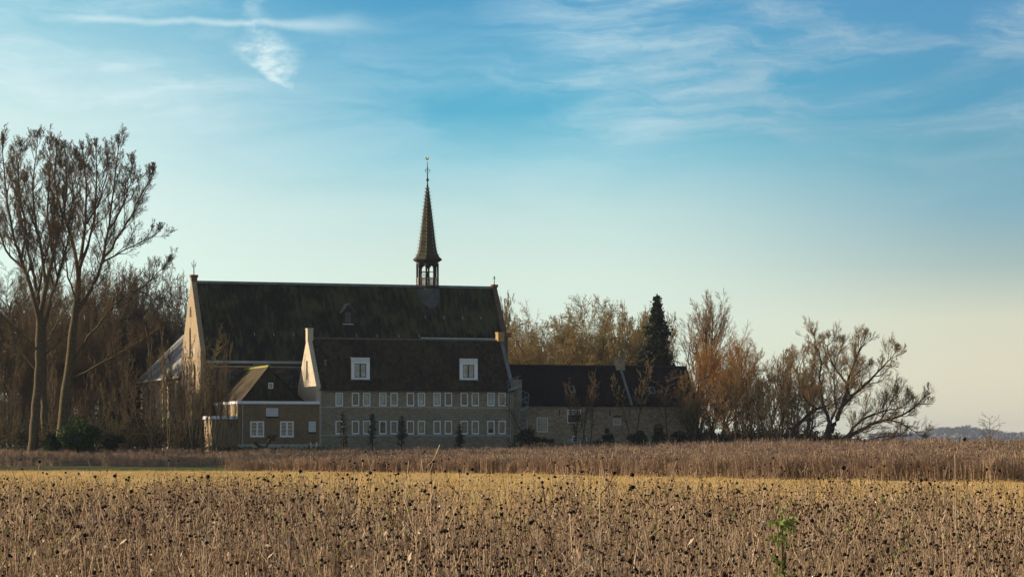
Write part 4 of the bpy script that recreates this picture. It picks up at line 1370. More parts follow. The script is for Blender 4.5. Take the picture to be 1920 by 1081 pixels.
L2 = [
    ([(112, 860), (117, 790), (124, 730), (131, 670), (137, 615), (143, 565), (147, 525)], .50, .30, 0, 0, 0),
    ([(147, 527), (141, 470), (128, 425), (112, 380), (102, 320), (106, 262)], .26, .05, -3, 1.2, 0),
    ([(147, 525), (153, 470), (160, 410), (163, 340), (156, 265)], .28, .05, 2, 1.3, 0),
    ([(150, 500), (166, 460), (178, 400), (182, 330), (180, 268)], .22, .05, 4, 1.2, 0),
    ([(141, 590), (160, 560), (178, 530), (194, 485), (204, 420), (213, 350), (222, 275)], .30, .05, -1, 1.3, 0),
    ([(196, 480), (218, 452), (240, 415), (262, 370), (284, 330)], .18, .04, -4, 1.2, -1),
    ([(204, 430), (228, 390), (240, 340), (248, 282)], .15, .04, 3, 1.2, -1),
    ([(190, 495), (215, 478), (250, 462), (292, 440)], .13, .04, 1, 1.0, -1),
    ([(133, 690), (158, 640), (182, 612), (206, 580), (235, 553), (275, 532), (308, 500)], .19, .04, -4, 1.1, 0),
    ([(128, 712), (175, 690), (225, 660), (262, 640), (290, 618)], .14, .03, -5, .8, 0),
    ([(143, 560), (128, 520), (120, 470), (112, 440)], .14, .04, -4, .9, 0),
    ([(128, 425), (138, 370), (134, 310), (140, 260)], .13, .04, 1, 1.1, -2),
    ([(163, 420), (186, 380), (198, 320), (202, 272)], .13, .04, 0, 1.1, 1),
    ([(206, 580), (240, 568), (262, 545), (288, 560)], .10, .03, -2, .8, -2),
]
pop2 = limb_tree('poplar_tree', 240, L2, ST_POP, 12, 'tall bare forked poplar nearest the church, its long low limb reaching right', M_BARK, M_TWIG, rootpx=(112, 860), nk=14, length=2.7)

for i, (x_, y_, s_) in enumerate(((-62, 232, 1.0), (-70, 218, .95), (-84, 228, 1.0), (-92, 210, .9), (-98, 240, 1.0), (-108, 224, 1.05), (-66, 205, .85))):
    # the row of poplars goes on outside the picture and shades the verge
    o = copy_tree(pop1 if i % 2 else pop2)
    o['label'] = 'tall bare poplar of the row that goes on beyond the left edge'; o['group'] = 'poplars beyond the left edge'
    o.location = (x_, y_, float(gz(x_, y_))); o.rotation_euler.z = i * 1.3; o.scale = (s_, s_, s_)

o = copy_tree(pop1)
o['label'] = 'third bare poplar, set a little behind between the two big forked ones'
o.location = (at(85, 252), 252, float(gz(at(85, 252), 252))); o.rotation_euler.z = 2.1; o.scale = (.92, .92, .97)
o = copy_tree(pop2)
o['label'] = 'bare poplar cut by the left edge, only its crown limbs in the picture'
o.location = (at(-35, 250), 250, float(gz(at(-35, 250), 250))); o.rotation_euler.z = 2.9; o.scale = (1.0, 1.0, 1.0)

# big spreading willow at the right end
def wp(X_, Y_): return (1340 + X_ / 4.157, 600 + Y_ / 4.157)
def wl_(*a): return [wp(*q) for q in a]
LW = [
    (wl_((850, 1010), (868, 930), (885, 860), (900, 800)), .42, .26, 0, 0, 0),
    (wl_((900, 810), (862, 720), (832, 600), (820, 450), (832, 320), (790, 210), (780, 150)), .20, .03, 2, 1.1, 0),
    (wl_((890, 900), (935, 810), (985, 700), (1025, 580), (1045, 460), (1070, 380), (1110, 290), (1135, 210), (1170, 150)), .30, .03, -1, 1.2, 0),
    (wl_((1000, 660), (1060, 600), (1150, 520), (1250, 430), (1340, 330), (1405, 260)), .22, .03, -3, 1.2, -.4),
    (wl_((1035, 500), (965, 420), (905, 310), (875, 230), (890, 160)), .13, .03, 2, 1.1, -.4),
    (wl_((905, 800), (950, 690), (935, 560), (925, 440), (950, 300), (990, 200)), .15, .03, 3, 1.1, 0),
    (wl_((1060, 590), (1010, 520), (1090, 430), (1180, 370)), .10, .03, -2, .9, -1),
    (wl_((940, 1000), (1030, 910), (1150, 850), (1250, 795), (1380, 770), (1490, 725), (1570, 665), (1615, 625)), .28, .03, -3, 1.3, -1),
    (wl_((940, 990), (1050, 880), (1130, 780), (1230, 740), (1330, 700), (1440, 690), (1500, 640)), .18, .03, 1, 1.1, -1),
    (wl_((1290, 780), (1330, 720), (1370, 640), (1400, 590)), .09, .03, -2, 1.1, -1),
    (wl_((1350, 770), (1440, 795), (1510, 840), (1590, 890)), .09, .03, -3, .8, -2),
    (wl_((1080, 985), (1170, 942), (1250, 932), (1330, 935), (1385, 962), (1440, 998)), .14, .05, -4, .6, -1),
    (wl_((1160, 945), (1250, 920), (1340, 900), (1420, 905), (1470, 880)), .08, .03, -3, .9, -2),
    (wl_((600, 850), (670, 795), (740, 720), (800, 690), (900, 655), (1000, 642)), .22, .05, 1, .7, 0),
    (wl_((800, 690), (720, 640), (670, 560), (650, 440), (680, 330), (720, 250)), .12, .03, 3, 1.1, .5),
    (wl_((590, 990), (600, 900), (600, 850)), .25, .22, 0, 0, 0),
]
ST_WL = style(seg=[8, 6, 5, 4, 3], n=[0, 7, 6, 5], ang=[.8, .6, .45, .4], trop=[0, .10, .09, .06, .04], ratio=[.5, .55, .55, .6], wob=[.05, .11, .09, .07, .06], fall=[.45, .5, .4, .3], t0=[.15, .15, .1, .1], rcap=[9, .05, .024, .014, .011], rmin=.009, lead=2, ll=.40)
limb_tree('willow_tree', 258, LW, ST_WL, 21, 'big spreading bare willow with limbs reaching low to the right', M_BARK_D, M_TWIG_W, rootpx=(1568, 840), nk=17, length=2.1, t0=.08)

# trees behind the low wing
gen_tree('bare_tree', 1035, 312, 562, 215, ST_ROUND, 31, 'broad round olive-twigged bare tree just right of the church behind the low wing', twig=M_TWIG_OL, bark=M_BARK_D, r=.42, clear=1)
gen_tree('bare_tree', 1118, 318, 568, 185, ST_ROUND, 32, 'round-crowned bare tree left of the wing chimney, behind the low wing', twig=M_TWIG_OL, bark=M_BARK_D, r=.38)
gen_tree('bare_tree', 1182, 326, 576, 155, ST_ROUND, 33, 'bare brown tree between the wing chimney and the tall conifer', twig=M_TWIG_OL, bark=M_BARK_D, r=.34)
gen_tree('bare_tree', 1075, 340, 572, 170, ST_ROUND, 41, 'bare olive-brown tree farther back between the two round-crowned trees', twig=M_TWIG_OL, bark=M_BARK_D, r=.38)
gen_tree('bare_tree', 1000, 345, 585, 150, ST_ROUND, 42, 'bare olive-brown tree farther back, close to the church gable', twig=M_TWIG_OL, bark=M_BARK_D, r=.38)
gen_tree('bare_tree', 1155, 345, 585, 150, ST_ROUND, 43, 'bare olive-brown tree farther back, behind the wing chimney', twig=M_TWIG_OL, bark=M_BARK_D, r=.38)
gen_tree('bare_tree', 972, 325, 596, 110, ST_ROUND, 44, 'lower bare tree hard against the church gable, left of the round trees', twig=M_TWIG_OL, bark=M_BARK_D, r=.3)
gen_tree('bare_tree', 1207, 320, 592, 110, ST_ROUND, 45, 'bare tree just left of the tall conifer, partly hidden by it', twig=M_TWIG_OL, bark=M_BARK_D, r=.3)
gen_tree('bare_tree', 1298, 271, 690, 66, ST_THIN, 46, 'tangled small tree hiding the right end of the low wing roof', twig=M_TWIG_W, bark=M_BARK_D, r=.10, nstem=4)
gen_tree('bare_tree', 1322, 268, 712, 80, ST_THIN, 47, 'small tangled tree below the orange willow at the end of the low wing', twig=M_TWIG_D, bark=M_BARK_D, r=.10, nstem=4)
gen_tree('bare_tree', 952, 330, 560, 60, ST_ROUND, 34, 'small-crowned bare tree peeping out right behind the church gable', twig=M_TWIG_OL, bark=M_BARK_D, r=.25)
gen_tree('bare_tree', 990, 335, 612, 120, ST_ROUND, 35, 'low bare tree filling the gap between church gable and round tree', twig=M_TWIG_OL, bark=M_BARK_D, r=.25)
gen_tree('bare_tree', 1296, 306, 547, 150, ST_BROOM, 36, 'tallest bare broom-topped tree right of the conifer', twig=M_TWIG_W, bark=M_BARK_D, r=.33, nstem=3)
gen_tree('willow_tree', 1345, 288, 622, 150, ST_WIL, 37, 'orange-twigged willow in front of the tall broom-topped tree', twig=M_TWIG_OR, bark=M_BARK_D, r=.28, nstem=4)
gen_tree('willow_tree', 1300, 282, 645, 90, ST_WIL, 38, 'smaller orange-twigged willow overhanging the end of the low wing roof', twig=M_TWIG_OR, bark=M_BARK_D, r=.20, nstem=2)
k = 0
for px, top, wd, D_, tw, lb in ((1398, 640, 85, 280, M_TWIG_OR, 'slim tree with rusty top right of the orange willow'),
                                (1435, 648, 80, 276, M_TWIG_W, 'bare brown tree, second right of the orange willow'),
                                (1470, 645, 75, 270, M_TWIG_W, 'thin upright bare tree midway between orange and spreading willows'),
                                (1505, 655, 70, 272, M_TWIG_W, 'slender bare tree just left of the spreading willow'),
                                (1382, 668, 90, 262, M_TWIG_W, 'dark many-stemmed small tree below the orange willow'),
                                (1418, 700, 85, 260, M_TWIG_D, 'low dark bare tree in the hedge right of the wing'),
                                (1455, 690, 90, 256, M_TWIG_D, 'low tangled bare tree, left neighbour of the spreading willow'),
                                (1500, 715, 90, 262, M_TWIG_D, 'low tangled tree under the left limb of the spreading willow')):
    k += 1
    gen_tree('bare_tree', px, D_, top, wd, ST_BROOM if k in (1, 2, 4) else ST_THIN, 50 + k, lb, twig=tw, bark=M_BARK_D, r=.17, nstem=2 if k < 5 else 4)
# saplings before the low wing
for i, (px, top, wd, lb) in enumerate(((1077, 735, 34, 'thin sapling before the shuttered window of the low wing'), (1088, 690, 60, 'tall twiggy sapling just right of the shuttered window'),
                                       (1104, 705, 60, 'leaning sapling between shuttered and arched windows'), (1187, 665, 80, 'tall forked sapling at the roof coping of the low wing'),
                                       (1252, 690, 70, 'sapling before the right end of the low wing, by the arched door'), (990, 745, 50, 'twiggy sapling beside the spiral staircase'))):
    gen_tree('sapling', px, 262 + (px - 960) * .02, top, wd, ST_POLE, 70 + i, lb, 'tree', twig=M_TWIG if px != 1187 else M_TWIG_OL, bark=M_BARK_D, r=.085, nstem=2 if i in (1, 2, 3) else 1)

# wood at the left: a few kinds, then copies
woods = []
for i, (sd, st, top, wd, tw) in enumerate(((81, ST_BROOM, 500, 120, M_TWIG), (82, ST_ROUND, 510, 170, M_TWIG_D), (83, ST_BROOM, 540, 110, M_TWIG_D), (84, ST_ROUND, 560, 140, M_TWIG))):
    woods.append((sd, st, top, wd, tw))
wood_lab = 'bare brown tree in the crowded wood behind the two tall poplars'
wood_grp = 'bare trees of the wood behind the poplars'
protos = []
spots = [(20, 290, 500), (300, 335, 512), (205, 286, 545), (258, 332, 520),
         (-20, 275, 470), (60, 300, 520), (110, 305, 515), (150, 295, 505), (185, 300, 500), (235, 330, 500), (275, 340, 518), (320, 345, 540), (5, 320, 530), (90, 285, 560),
         (130, 278, 600), (40, 272, 610), (175, 280, 610), (225, 276, 640), (205, 322, 505), (340, 330, 560), (-35, 300, 520), (290, 350, 560), (70, 330, 500), (160, 332, 510)]
rg = random.Random(8)
for i, (px, D_, top) in enumerate(spots):
    if i < 4:
        sd, st, _, wd, tw = woods[i]
        o = gen_tree('bare_tree', px, D_, top, wd, st, sd, wood_lab, 'tree', wood_grp, bark=M_BARK_D, twig=tw, r=.22)
        protos.append((o, zat(top, D_) - float(gz(at(px, D_), D_))))
    else:
        src, hs_ = protos[rg.choice([0, 1, 2, 3])]
        o = copy_tree(src)
        x = at(px, D_); z = float(gz(x, D_))
        s = (zat(top, D_) - z) / hs_
        o.location = (x, D_, z); o.rotation_euler.z = rg.random() * 6.28
        o.scale = (s * rg.uniform(.8, 1.1), s * rg.uniform(.8, 1.1), s)
# slender poles in front of the wood and the church gable
pole_lab = 'slender bare pole tree in the thicket before the church gable'
pole_grp = 'thin bare trees of the thicket before the church gable'
pp = []
rg = random.Random(17)
plist = [(372, 605), (395, 625), (335, 640)] + [(px, rg.uniform(600, 720)) for px in (180, 196, 212, 228, 240, 262, 283, 300, 316, 334, 350, 363, 380, 402, 418, 436, 10, 35, 95, 150)]
for i, (px, top) in enumerate(plist):
    if px >= 400: top = max(top, 640 + (px - 400) * .9)
    D_ = rg.uniform(238, 250) if px > 330 else rg.uniform(238, 262)
    if i < 3:
        o = gen_tree('pole_tree', px, D_, top, 46, ST_POLE, 90 + i, pole_lab, 'tree', pole_grp, bark=M_BARK, twig=M_TWIG if i else M_TWIG_OL, r=.075, nstem=(1, 2, 3)[i])
        pp.append((o, zat(top, D_) - float(gz(at(px, D_), D_))))
    else:
        src, hs_ = rg.choice(pp)
        o = copy_tree(src)
        x = at(px, D_); z = float(gz(x, D_)); s = (zat(top, D_) - z) / hs_
        o.location = (x, D_, z); o.rotation_euler.z = rg.random() * 6.28
        o.scale = (s, s, s)


# ------------------------------------------------------------------ leafy things
def leaf_quads(C, size, rng, up=0.0, asp=1.6):
    """C (n,3) centres -> quads randomly turned"""
    n_ = len(C)
    d = rng.normal(size=(n_, 3)); d[:, 2] += up
    d /= np.linalg.norm(d, axis=1, keepdims=True)
    e = np.cross(d, rng.normal(size=(n_, 3))); e /= np.linalg.norm(e, axis=1, keepdims=True) + 1e-9
    s = size * rng.uniform(.6, 1.4, (n_, 1))
    a = d * s * asp * .5; b = e * s * .5
    V = np.stack([C - a, C - b * .9, C + a, C + b * .9], 1).reshape(-1, 3)
    F_ = np.arange(n_ * 4).reshape(-1, 4)
    return V, F_


def conifer(name, px, D, top_py, width_px, label, seed, nb=420, leaf=.16, mat=None, base_py=None, dense=26, power=.85, cat='tree', group=None, low=.06, gap=.0, droop=-.25):
    rng = np.random.default_rng(seed)
    x = at(px, D); z0 = float(gz(x, D)) if base_py is None else zat(base_py, D)
    Ht = zat(top_py, D) - z0; R = width_px / F * D / 2
    o = empty(name, (x, D, z0), 0, label, cat, group)
    ls = [([(0, 0, -.1), (0.03 * Ht * .1, 0, Ht * .5), (0, 0, Ht * .98)], [Ht * .014 + .02, Ht * .009 + .01, .015])]
    C = []; br = []; nzz = rng.random((20, 9))
    for k in range(nb):
        t = low + (1 - low) * rng.random() ** .85
        an = rng.random() * 6.28
        env = (1 - t) ** power * (.45 + .55 * nzz[int(t * 17), int(an * 1.27)])
        L = R * env * rng.uniform(.7, 1.12) + .05
        zz = Ht * t
        m_ = max(3, int(dense * (L / R)) + 2)
        q = np.sqrt(rng.random(m_))
        cx = np.cos(an) * L * q; cy = np.sin(an) * L * q; cz = zz + droop * L * q + .2 * L * q * q
        C.append(np.stack([cx, cy, cz], 1) + rng.normal(size=(m_, 3)) * leaf * .8)
        br.append(([(0, 0, zz), (math.cos(an) * L * .5, math.sin(an) * L * .5, zz + droop * L * .4), (math.cos(an) * L, math.sin(an) * L, zz + droop * L + .2 * L)], [.03, .02, .008]))
    v1, f1 = tubes_np(ls, 7); v2, f2 = tubes_np(br, 3)
    link_mesh('trunk', np_mesh('trunk', np.concatenate([v1, v2]), [np.concatenate([f1, f2 + len(v1)])], [M_BARK_D]), o)
    V_, F_ = leaf_quads(np.concatenate(C), leaf, rng)
    link_mesh('foliage', np_mesh('foliage', V_, [F_], [mat or M_LEAF_D]), o)
    return o


def shrub(name, px, D, top_py, width_px, label, seed, n=2600, leaf=.13, mat=None, cat='shrub', group=None, clumps=22, base_py=None, twig=None):
    rng = np.random.default_rng(seed)
    x = at(px, D); z0 = float(gz(x, D)) if base_py is None else zat(base_py, D)
    Ht = zat(top_py, D) - z0; R = width_px / F * D / 2
    o = empty(name, (x, D, z0), 0, label, cat, group)
    cc = rng.normal(size=(clumps, 3)); cc /= np.linalg.norm(cc, axis=1, keepdims=True)
    cc *= rng.uniform(.3, .82, (clumps, 1))
    cc = cc * [R, R, Ht * .5] + [0, 0, Ht * .48]
    cr = rng.uniform(.22, .42, clumps) * min(R, Ht * .5)
    w_ = rng.integers(0, clumps, n)
    d = rng.normal(size=(n, 3)); d /= np.linalg.norm(d, axis=1, keepdims=True)
    C = cc[w_] + d * (cr[w_] * rng.random(n) ** .4)[:, None]
    C = C[C[:, 2] > -.05]
    V_, F_ = leaf_quads(C, leaf, rng)
    br = []
    for c in cc:
        br.append(([(0, 0, 0), (c[0] * .4, c[1] * .4, c[2] * .6), tuple(c)], [.05, .03, .012]))
    v2, f2 = tubes_np(br, 4)
    link_mesh('stems', np_mesh('stems', v2, [f2], [M_BARK_D]), o)
    link_mesh('foliage', np_mesh('foliage', V_, [F_], [mat or M_LEAF_D]), o)
    return o

conifer('conifer', 1232, 300, 557, 195, 'tall dark pointed conifer standing behind the low wing', 3, nb=1300, leaf=.22, dense=34, power=.85, droop=-.3)
conifer('conifer', 232, 300, 600, 90, 'dark ivy-green conifer in the wood left of the church', 4, nb=520, leaf=.30, dense=26, power=.5)
conifer('conifer', 322, 312, 660, 60, 'smaller dark conifer hidden between bare trees by the chapel', 5, nb=300, leaf=.28, power=.5)
for i, (px, top, wd, lb) in enumerate(((643.5, 769, 25, 'slim young conifer, leftmost of four along the two-storey wall'), (698, 775, 29, 'young conifer, second from left along the two-storey wall'),
                                       (753, 781, 36, 'bushy young conifer, third along the two-storey wall'), (862, 795, 24, 'small young conifer, rightmost and alone along the two-storey wall'))):
    conifer('young_conifer', px, 256 + i * 2.5, top, wd, lb, 110 + i, nb=95, leaf=.10, dense=11, power=.6, low=.12, mat=M_NEED, droop=.25)
# ivy and evergreen undergrowth
shrub('laurel_bush', 152, 234, 775, 105, 'bright green leafy laurel bush beside the second poplar trunk', 120, n=9000, leaf=.15, mat=M_LEAF_G, clumps=34)
shrub('laurel_bush', 100, 236, 812, 50, 'small green laurel bush between the two poplar trunks', 121, n=2600, leaf=.15, mat=M_LEAF_G)
for i, (px, D_, top, wd, lb) in enumerate(((354, 252, 800, 52, 'round dark clipped bush before the church gable buttress'), (985, 262, 795, 50, 'dark bush under the spiral staircase'),
                                           (1020, 264, 818, 66, 'low rounded dark bush right of the spiral staircase'), (1143, 266, 800, 26, 'small loose evergreen shrub below the arched window'),
                                           (1197, 266, 800, 40, 'dark upright shrub below the roof coping'), (1236, 264, 806, 30, 'dark shrub before the arched door'),
                                           (1272, 268, 803, 40, 'dark shrub right of the arched door'), (1316, 268, 812, 56, 'dark bush at the far end of the low wing'),
                                           (1123, 262, 822, 40, 'low dark mound below the twin saplings'), (206, 238, 800, 60, 'dark evergreen bush right of the green laurel'))):
    shrub('evergreen_bush', px, D_, top, wd, lb, 130 + i, n=2400, leaf=.12, mat=M_LEAF_D)

# pollarded stump
def stump():
    D_ = 254; x = at(503, D_); z0 = 1.25
    o = empty('pollard_stump', (x, D_, z0), 0, 'gnarled forked pollard stump with knobbly heads before the annex windows', 'stump')
    def P_(px, py): return ((px - 503) / F * D_, 0.0, zat(py, D_) - z0)
    ls = [([P_(497, 846), P_(499, 838), P_(503, 830), P_(507, 823)], [.26, .22, .17, .18]), ([P_(497, 840), P_(489, 838), P_(481, 833), P_(477, 829)], [.18, .15, .13, .14])]
    rng = random.Random(4)
    kn = []
    for cx, cy, n_, s in ((509, 819.5, 16, .17), (478, 828.5, 9, .13), (503, 817, 5, .12), (515, 817, 6, .13)):
        for q in range(n_):
            b = P_(cx, cy); e = (b[0] + rng.gauss(0, s), rng.gauss(0, s), b[2] + rng.gauss(0, s))
            kn.append(([b, ((b[0] + e[0]) / 2, e[1] / 2, (b[2] + e[2]) / 2), e], [.10, .12, .06]))
    v1, f1 = tubes_np(ls, 8); v2, f2 = tubes_np(kn, 6)
    link_mesh('trunk', np_mesh('trunk', v1, [f1], [M_BARK_D], smooth=True), o)
    link_mesh('knob', np_mesh('knob', v2, [f2], [M_BARK_D], smooth=True), o)
stump()
# leaning plank and stake by the store room
for px0, py0, px1, py1, lb in ((402, 812, 407, 843, 'pale leaning stake before the store room wall'),):
    D_ = 250; o = empty('wooden_stake', (at(px1, D_), D_, zat(846, D_)), 0, lb, 'stake')
    v_, f_ = tubes_np([([(0, 0, 0), (at(px0, D_) - at(px1, D_), .2, zat(py0, D_) - zat(846, D_))], [.05, .045])], 5)
    link_mesh('stake_shaft', np_mesh('stake_shaft', v_, [f_], [M_PLANK]), o)

# low wall/fence in the wood, seen dimly between the trunks
# ------------------------------------------------------------------ thicket floor: scrub as stuff
def scrub(name, px0, px1, D0, D1, top0, top1, n, seed, twig, leaf=None, leaf_n=0, topf=None):
    rng = random.Random(seed); out = [[] for _ in range(4)]
    S = ST_SCRUB
    leafc = []
    nr = np.random.default_rng(seed)
    for k in range(n):
        D_ = rng.uniform(D0, D1); px = rng.uniform(px0, px1)
        top = (topf(px) if topf else rng.uniform(top0, top1)) + rng.uniform(-8, 14)
        x = at(px, D_); z = float(gz(x, D_)); hh = max(zat(top, D_) - z, .5)
        sprout(out, (x, D_, z - .05), nrm3(rng.gauss(0, .22), rng.gauss(0, .22), 1), hh * .8, .03, 0, S, rng)
        if leaf:
            m_ = leaf_n; c = nr.normal(size=(m_, 3)) * [.55, .55, hh * .22] + [x, D_, z + hh * .42]
            leafc.append(c[c[:, 2] > z])
    lines = [l for lv in out for l in lv]
    v_, f_ = tubes_np(lines, 3)
    V_, F_, mi = [v_], [f_], [np.zeros(len(f_))]
    mats = [twig]
    if leaf:
        lv, lf = leaf_quads(np.concatenate(leafc), .13, nr)
        V_.append(lv); F_.append(lf + len(v_)); mi.append(np.ones(len(lf))); mats.append(leaf)
    me = np_mesh(name, np.concatenate(V_), [np.concatenate(F_)], mats, np.concatenate(mi))
    return tag(link_mesh(name, me), 'tangled dark scrub and brambles', 'undergrowth', kind='stuff')
scrub('undergrowth', -60, 392, 240, 276, 760, 800, 120, 5, M_TWIG_D, M_LEAF_D, 130)
scrub('undergrowth', 1290, 1690, 262, 285, 770, 800, 150, 6, M_TWIG_D, M_LEAF_D, 150, topf=lambda px: 798 + max(0, px - 1480) * .16)
scrub('undergrowth', -80, 345, 300, 360, 705, 760, 120, 15, M_TWIG_D, M_LEAF_D, 200)
scrub('hedge_scrub', 960, 1320, 256, 262, 826, 832, 95, 7, M_TWIG_D, M_LEAF_D, 60)
scrub('hedge_scrub', 372, 600, 250, 255, 838, 842, 50, 8, M_TWIG_D, M_LEAF_D, 26)

# ------------------------------------------------------------------ far things on the right
M_FAR = veg_mat('far_twigs_hazed', (0.10, 0.095, 0.085), (0.16, 0.15, 0.135))  # twigs paled in colour to add distance haze
rg = random.Random(31)
ST_FAR = style(seg=[5, 4, 3, 2], n=[16, 10, 7], ang=[.8, .8, .8], trop=[.02, .08, .05, .02], wob=[.1, .16, .2, .2], ratio=[.55, .5, .5], t0=[.08, .1, .1], rcap=[9, .45, .28, .20], rmin=.15)
fp = []
fl_ = 'hazy bare tree in the far treeline beyond the field'
fg = 'far trees in the hazy treeline at the right'
px = 1655; i = 0
while px < 1960:
    D_ = rg.uniform(3900, 4500)
    top = float(np.interp(px, [1650, 1720, 1750, 1790, 1800, 1830, 1845, 1870, 1890, 1960], [812, 808, 803, 800, 797, 798, 804, 806, 810, 806])) + rg.uniform(-2, 3)
    if i < 3:
        o = gen_tree('far_tree', px, D_, top, rg.uniform(26, 40), ST_FAR, 200 + i, fl_, 'tree', fg, bark=M_FAR, twig=M_FAR, r=.8, split=1)
        fp.append((o, zat(top, D_) - float(gz(at(px, D_), D_)), D_))
    else:
        src, hs_, Ds = rg.choice(fp); o = copy_tree(src)
        x = at(px, D_); z = float(gz(x, D_)); s = (zat(top, D_) - z) / hs_
        o.location = (x, D_, z); o.rotation_euler.z = rg.random() * 6.28; o.scale = (s * rg.uniform(.9, 1.4), s * 1.1, s)
    px += rg.uniform(5, 10); i += 1
M_FARSCRUB = veg_mat('far_scrub', (0.10, 0.10, 0.09), (0.16, 0.15, 0.13))
nr = np.random.default_rng(44)
N_ = 24000
cx = nr.uniform(1630, 2000, N_); cd = nr.uniform(3700, 4700, N_)
hx = (HY - 812) / F * cd * (.55 + .45 * np.abs(np.sin(cx * .11 + cd * .01)))
C = np.stack([(cx - 960) / F * cd, cd, 1.3 + nr.random(N_) * hx], 1)
V_, F_ = leaf_quads(C, 3.8, nr)
tag(link_mesh('distant_scrub', np_mesh('distant_scrub', V_, [F_], [M_FARSCRUB])), 'far hazy belt of scrub under the treeline', 'scrub', kind='stuff')
# far farm sheds
def shed(px0, px1, D_, py0, py1, label, mw, mr):
    x0, x1 = at(px0, D_), at(px1, D_); z0 = 1.2; z1 = zat(py0, D_); zw = zat(py1, D_)
    o = empty('farm_shed', ((x0 + x1) / 2, D_, z0), 0, label, 'shed')
    hw_ = (x1 - x0) / 2; dp = hw_ * .5
    me = bpy.data.meshes.new('wall'); me.from_pydata([(-hw_, -dp, 0), (hw_, -dp, 0), (hw_, dp, 0), (-hw_, dp, 0), (-hw_, -dp, zw - z0), (hw_, -dp, zw - z0), (hw_, dp, zw - z0), (-hw_, dp, zw - z0)], [], [(0, 1, 5, 4), (1, 2, 6, 5), (2, 3, 7, 6), (3, 0, 4, 7)]); me.materials.append(mw); link_mesh('wall', me, o)
    me = bpy.data.meshes.new('roof'); k_ = .3; me.from_pydata([(-hw_ - k_, -dp - k_, zw - z0), (hw_ + k_, -dp - k_, zw - z0), (hw_ + k_, dp + k_, zw - z0), (-hw_ - k_, dp + k_, zw - z0), (-hw_ - k_, 0, z1 - z0), (hw_ + k_, 0, z1 - z0)], [], [(0, 1, 5, 4), (2, 3, 4, 5), (0, 4, 3), (1, 2, 5), (0, 3, 2, 1)]); me.materials.append(mr); link_mesh('roof', me, o)
shed(1886, 1912, 3000, 828.5, 831.5, 'long far white-roofed farm shed at the right edge', M_LEAD, M_WHITE)
shed(1828, 1840, 3050, 827, 832, 'small far pale farm shed left of the lone sapling', M_STONE, M_WHITE)
shed(1700, 1712, 2900, 833, 836, 'tiny far orange-roofed farm shed under the willow tip', M_WHITE, M_OCHRE)

# lone young tree with a few brown leaves
ln = gen_tree('young_tree', 1862, 165, 772, 52, style(n=[18, 5, 3], seg=[8, 4, 3, 2], ang=[1.1, .7, .7], trop=[.01, .10, .05, .02], ratio=[.42, .4, .4], t0=[.3, .2, .2], rcap=[9, .02, .01, .007], rmin=.006, fall=[.85, .5, .4]), 61, 'lone young tree with a few brown leaves standing at the right of the field', twig=M_TWIG, bark=M_BARK, r=.04)
nr = np.random.default_rng(9)
lc = np.array([v.co[:] for v in ln.children[1].data.vertices][::11])
V_, F_ = leaf_quads(lc[nr.random(len(lc)) < .5] + nr.normal(size=(1, 3)) * .02, .05, nr)
link_mesh('leaves', np_mesh('leaves', V_, [F_], [M_LEAF_B]), ln)
# ------------------------------------------------------------------ the field of dry flower stalks
M_STEM = veg_mat('dry_stem', (0.30, 0.185, 0.105), (0.60, 0.42, 0.26), trans=0.0)
nd = [q for q in M_STEM.node_tree.nodes if q.type == 'MIX'][0]
_g = [q for q in M_STEM.node_tree.nodes if q.type == 'NEW_GEOMETRY'][0]
_n = NT(M_STEM.node_tree)
_pr = [q for q in M_STEM.node_tree.nodes if q.type == 'BSDF_PRINCIPLED'][0]
_n.put(_pr.inputs['Base Color'], _n.ramp(_g.outputs['Random Per Island'], [(0.0, (0.05, 0.03, 0.018)), (0.34, (0.10, 0.06, 0.038)), (0.44, (0.34, 0.215, 0.13)), (0.75, (0.56, 0.39, 0.25)), (1.0, (0.80, 0.62, 0.40))]))  # dark sticks, and a spread widened to paint shaded against sunlit stems
M_WEED = veg_mat('weed_stem', (0.17, 0.105, 0.07), (0.38, 0.26, 0.18))
M_STRAW = veg_mat('pale_straw', (0.60, 0.43, 0.22), (0.82, 0.64, 0.38))
M_HEAD = veg_mat('seed_head', (0.010, 0.007, 0.005), (0.028, 0.018, 0.012))
M_DLEAF = veg_mat('withered_leaf', (0.20, 0.12, 0.07), (0.78, 0.60, 0.42), trans=0.15)  # bright end painted in for leaves catching the sun
M_SHOOT = veg_mat('green_shoot', (0.12, 0.17, 0.035), (0.32, 0.36, 0.10), 0.6, trans=0.3)
M_WLEAF = veg_mat('weed_leaf', (0.14, 0.085, 0.055), (0.34, 0.23, 0.15))
FIELD_MATS = [M_STEM, M_STRAW, M_HEAD, M_DLEAF, M_SHOOT, M_WEED, M_WLEAF, veg_mat('golden_stubble', (0.54, 0.35, 0.13), (0.84, 0.58, 0.24))]


def head_np(c, r, rng, n=5):
    """small bristly ball: low sphere with uneven radius"""
    ph = np.array([0.0, .7, 1.45, 2.2, math.pi])
    V_ = []
    for i, p_ in enumerate(ph):
        if i in (0, 4):
            V_.append([0, 0, r * math.cos(p_) * rng.uniform(.7, 1.1)])
        else:
            for j in range(n):
                a = 2 * math.pi * (j + .5 * (i % 2)) / n
                q = r * rng.uniform(.75, 1.25)
                V_.append([q * math.sin(p_) * math.cos(a), q * math.sin(p_) * math.sin(a), q * .85 * math.cos(p_)])
    F3, F4 = [], []
    for j in range(n):
        l = (j + 1) % n
        F3.append([0, 1 + j, 1 + l])
        F3.append([1 + 3 * n, 1 + 2 * n + l, 1 + 2 * n + j])
        for k in range(2):
            F4.append([1 + k * n + j, 1 + (k + 1) * n + j, 1 + (k + 1) * n + l, 1 + k * n + l])
    return np.array(V_) + np.array(c), np.array(F3), np.array(F4)


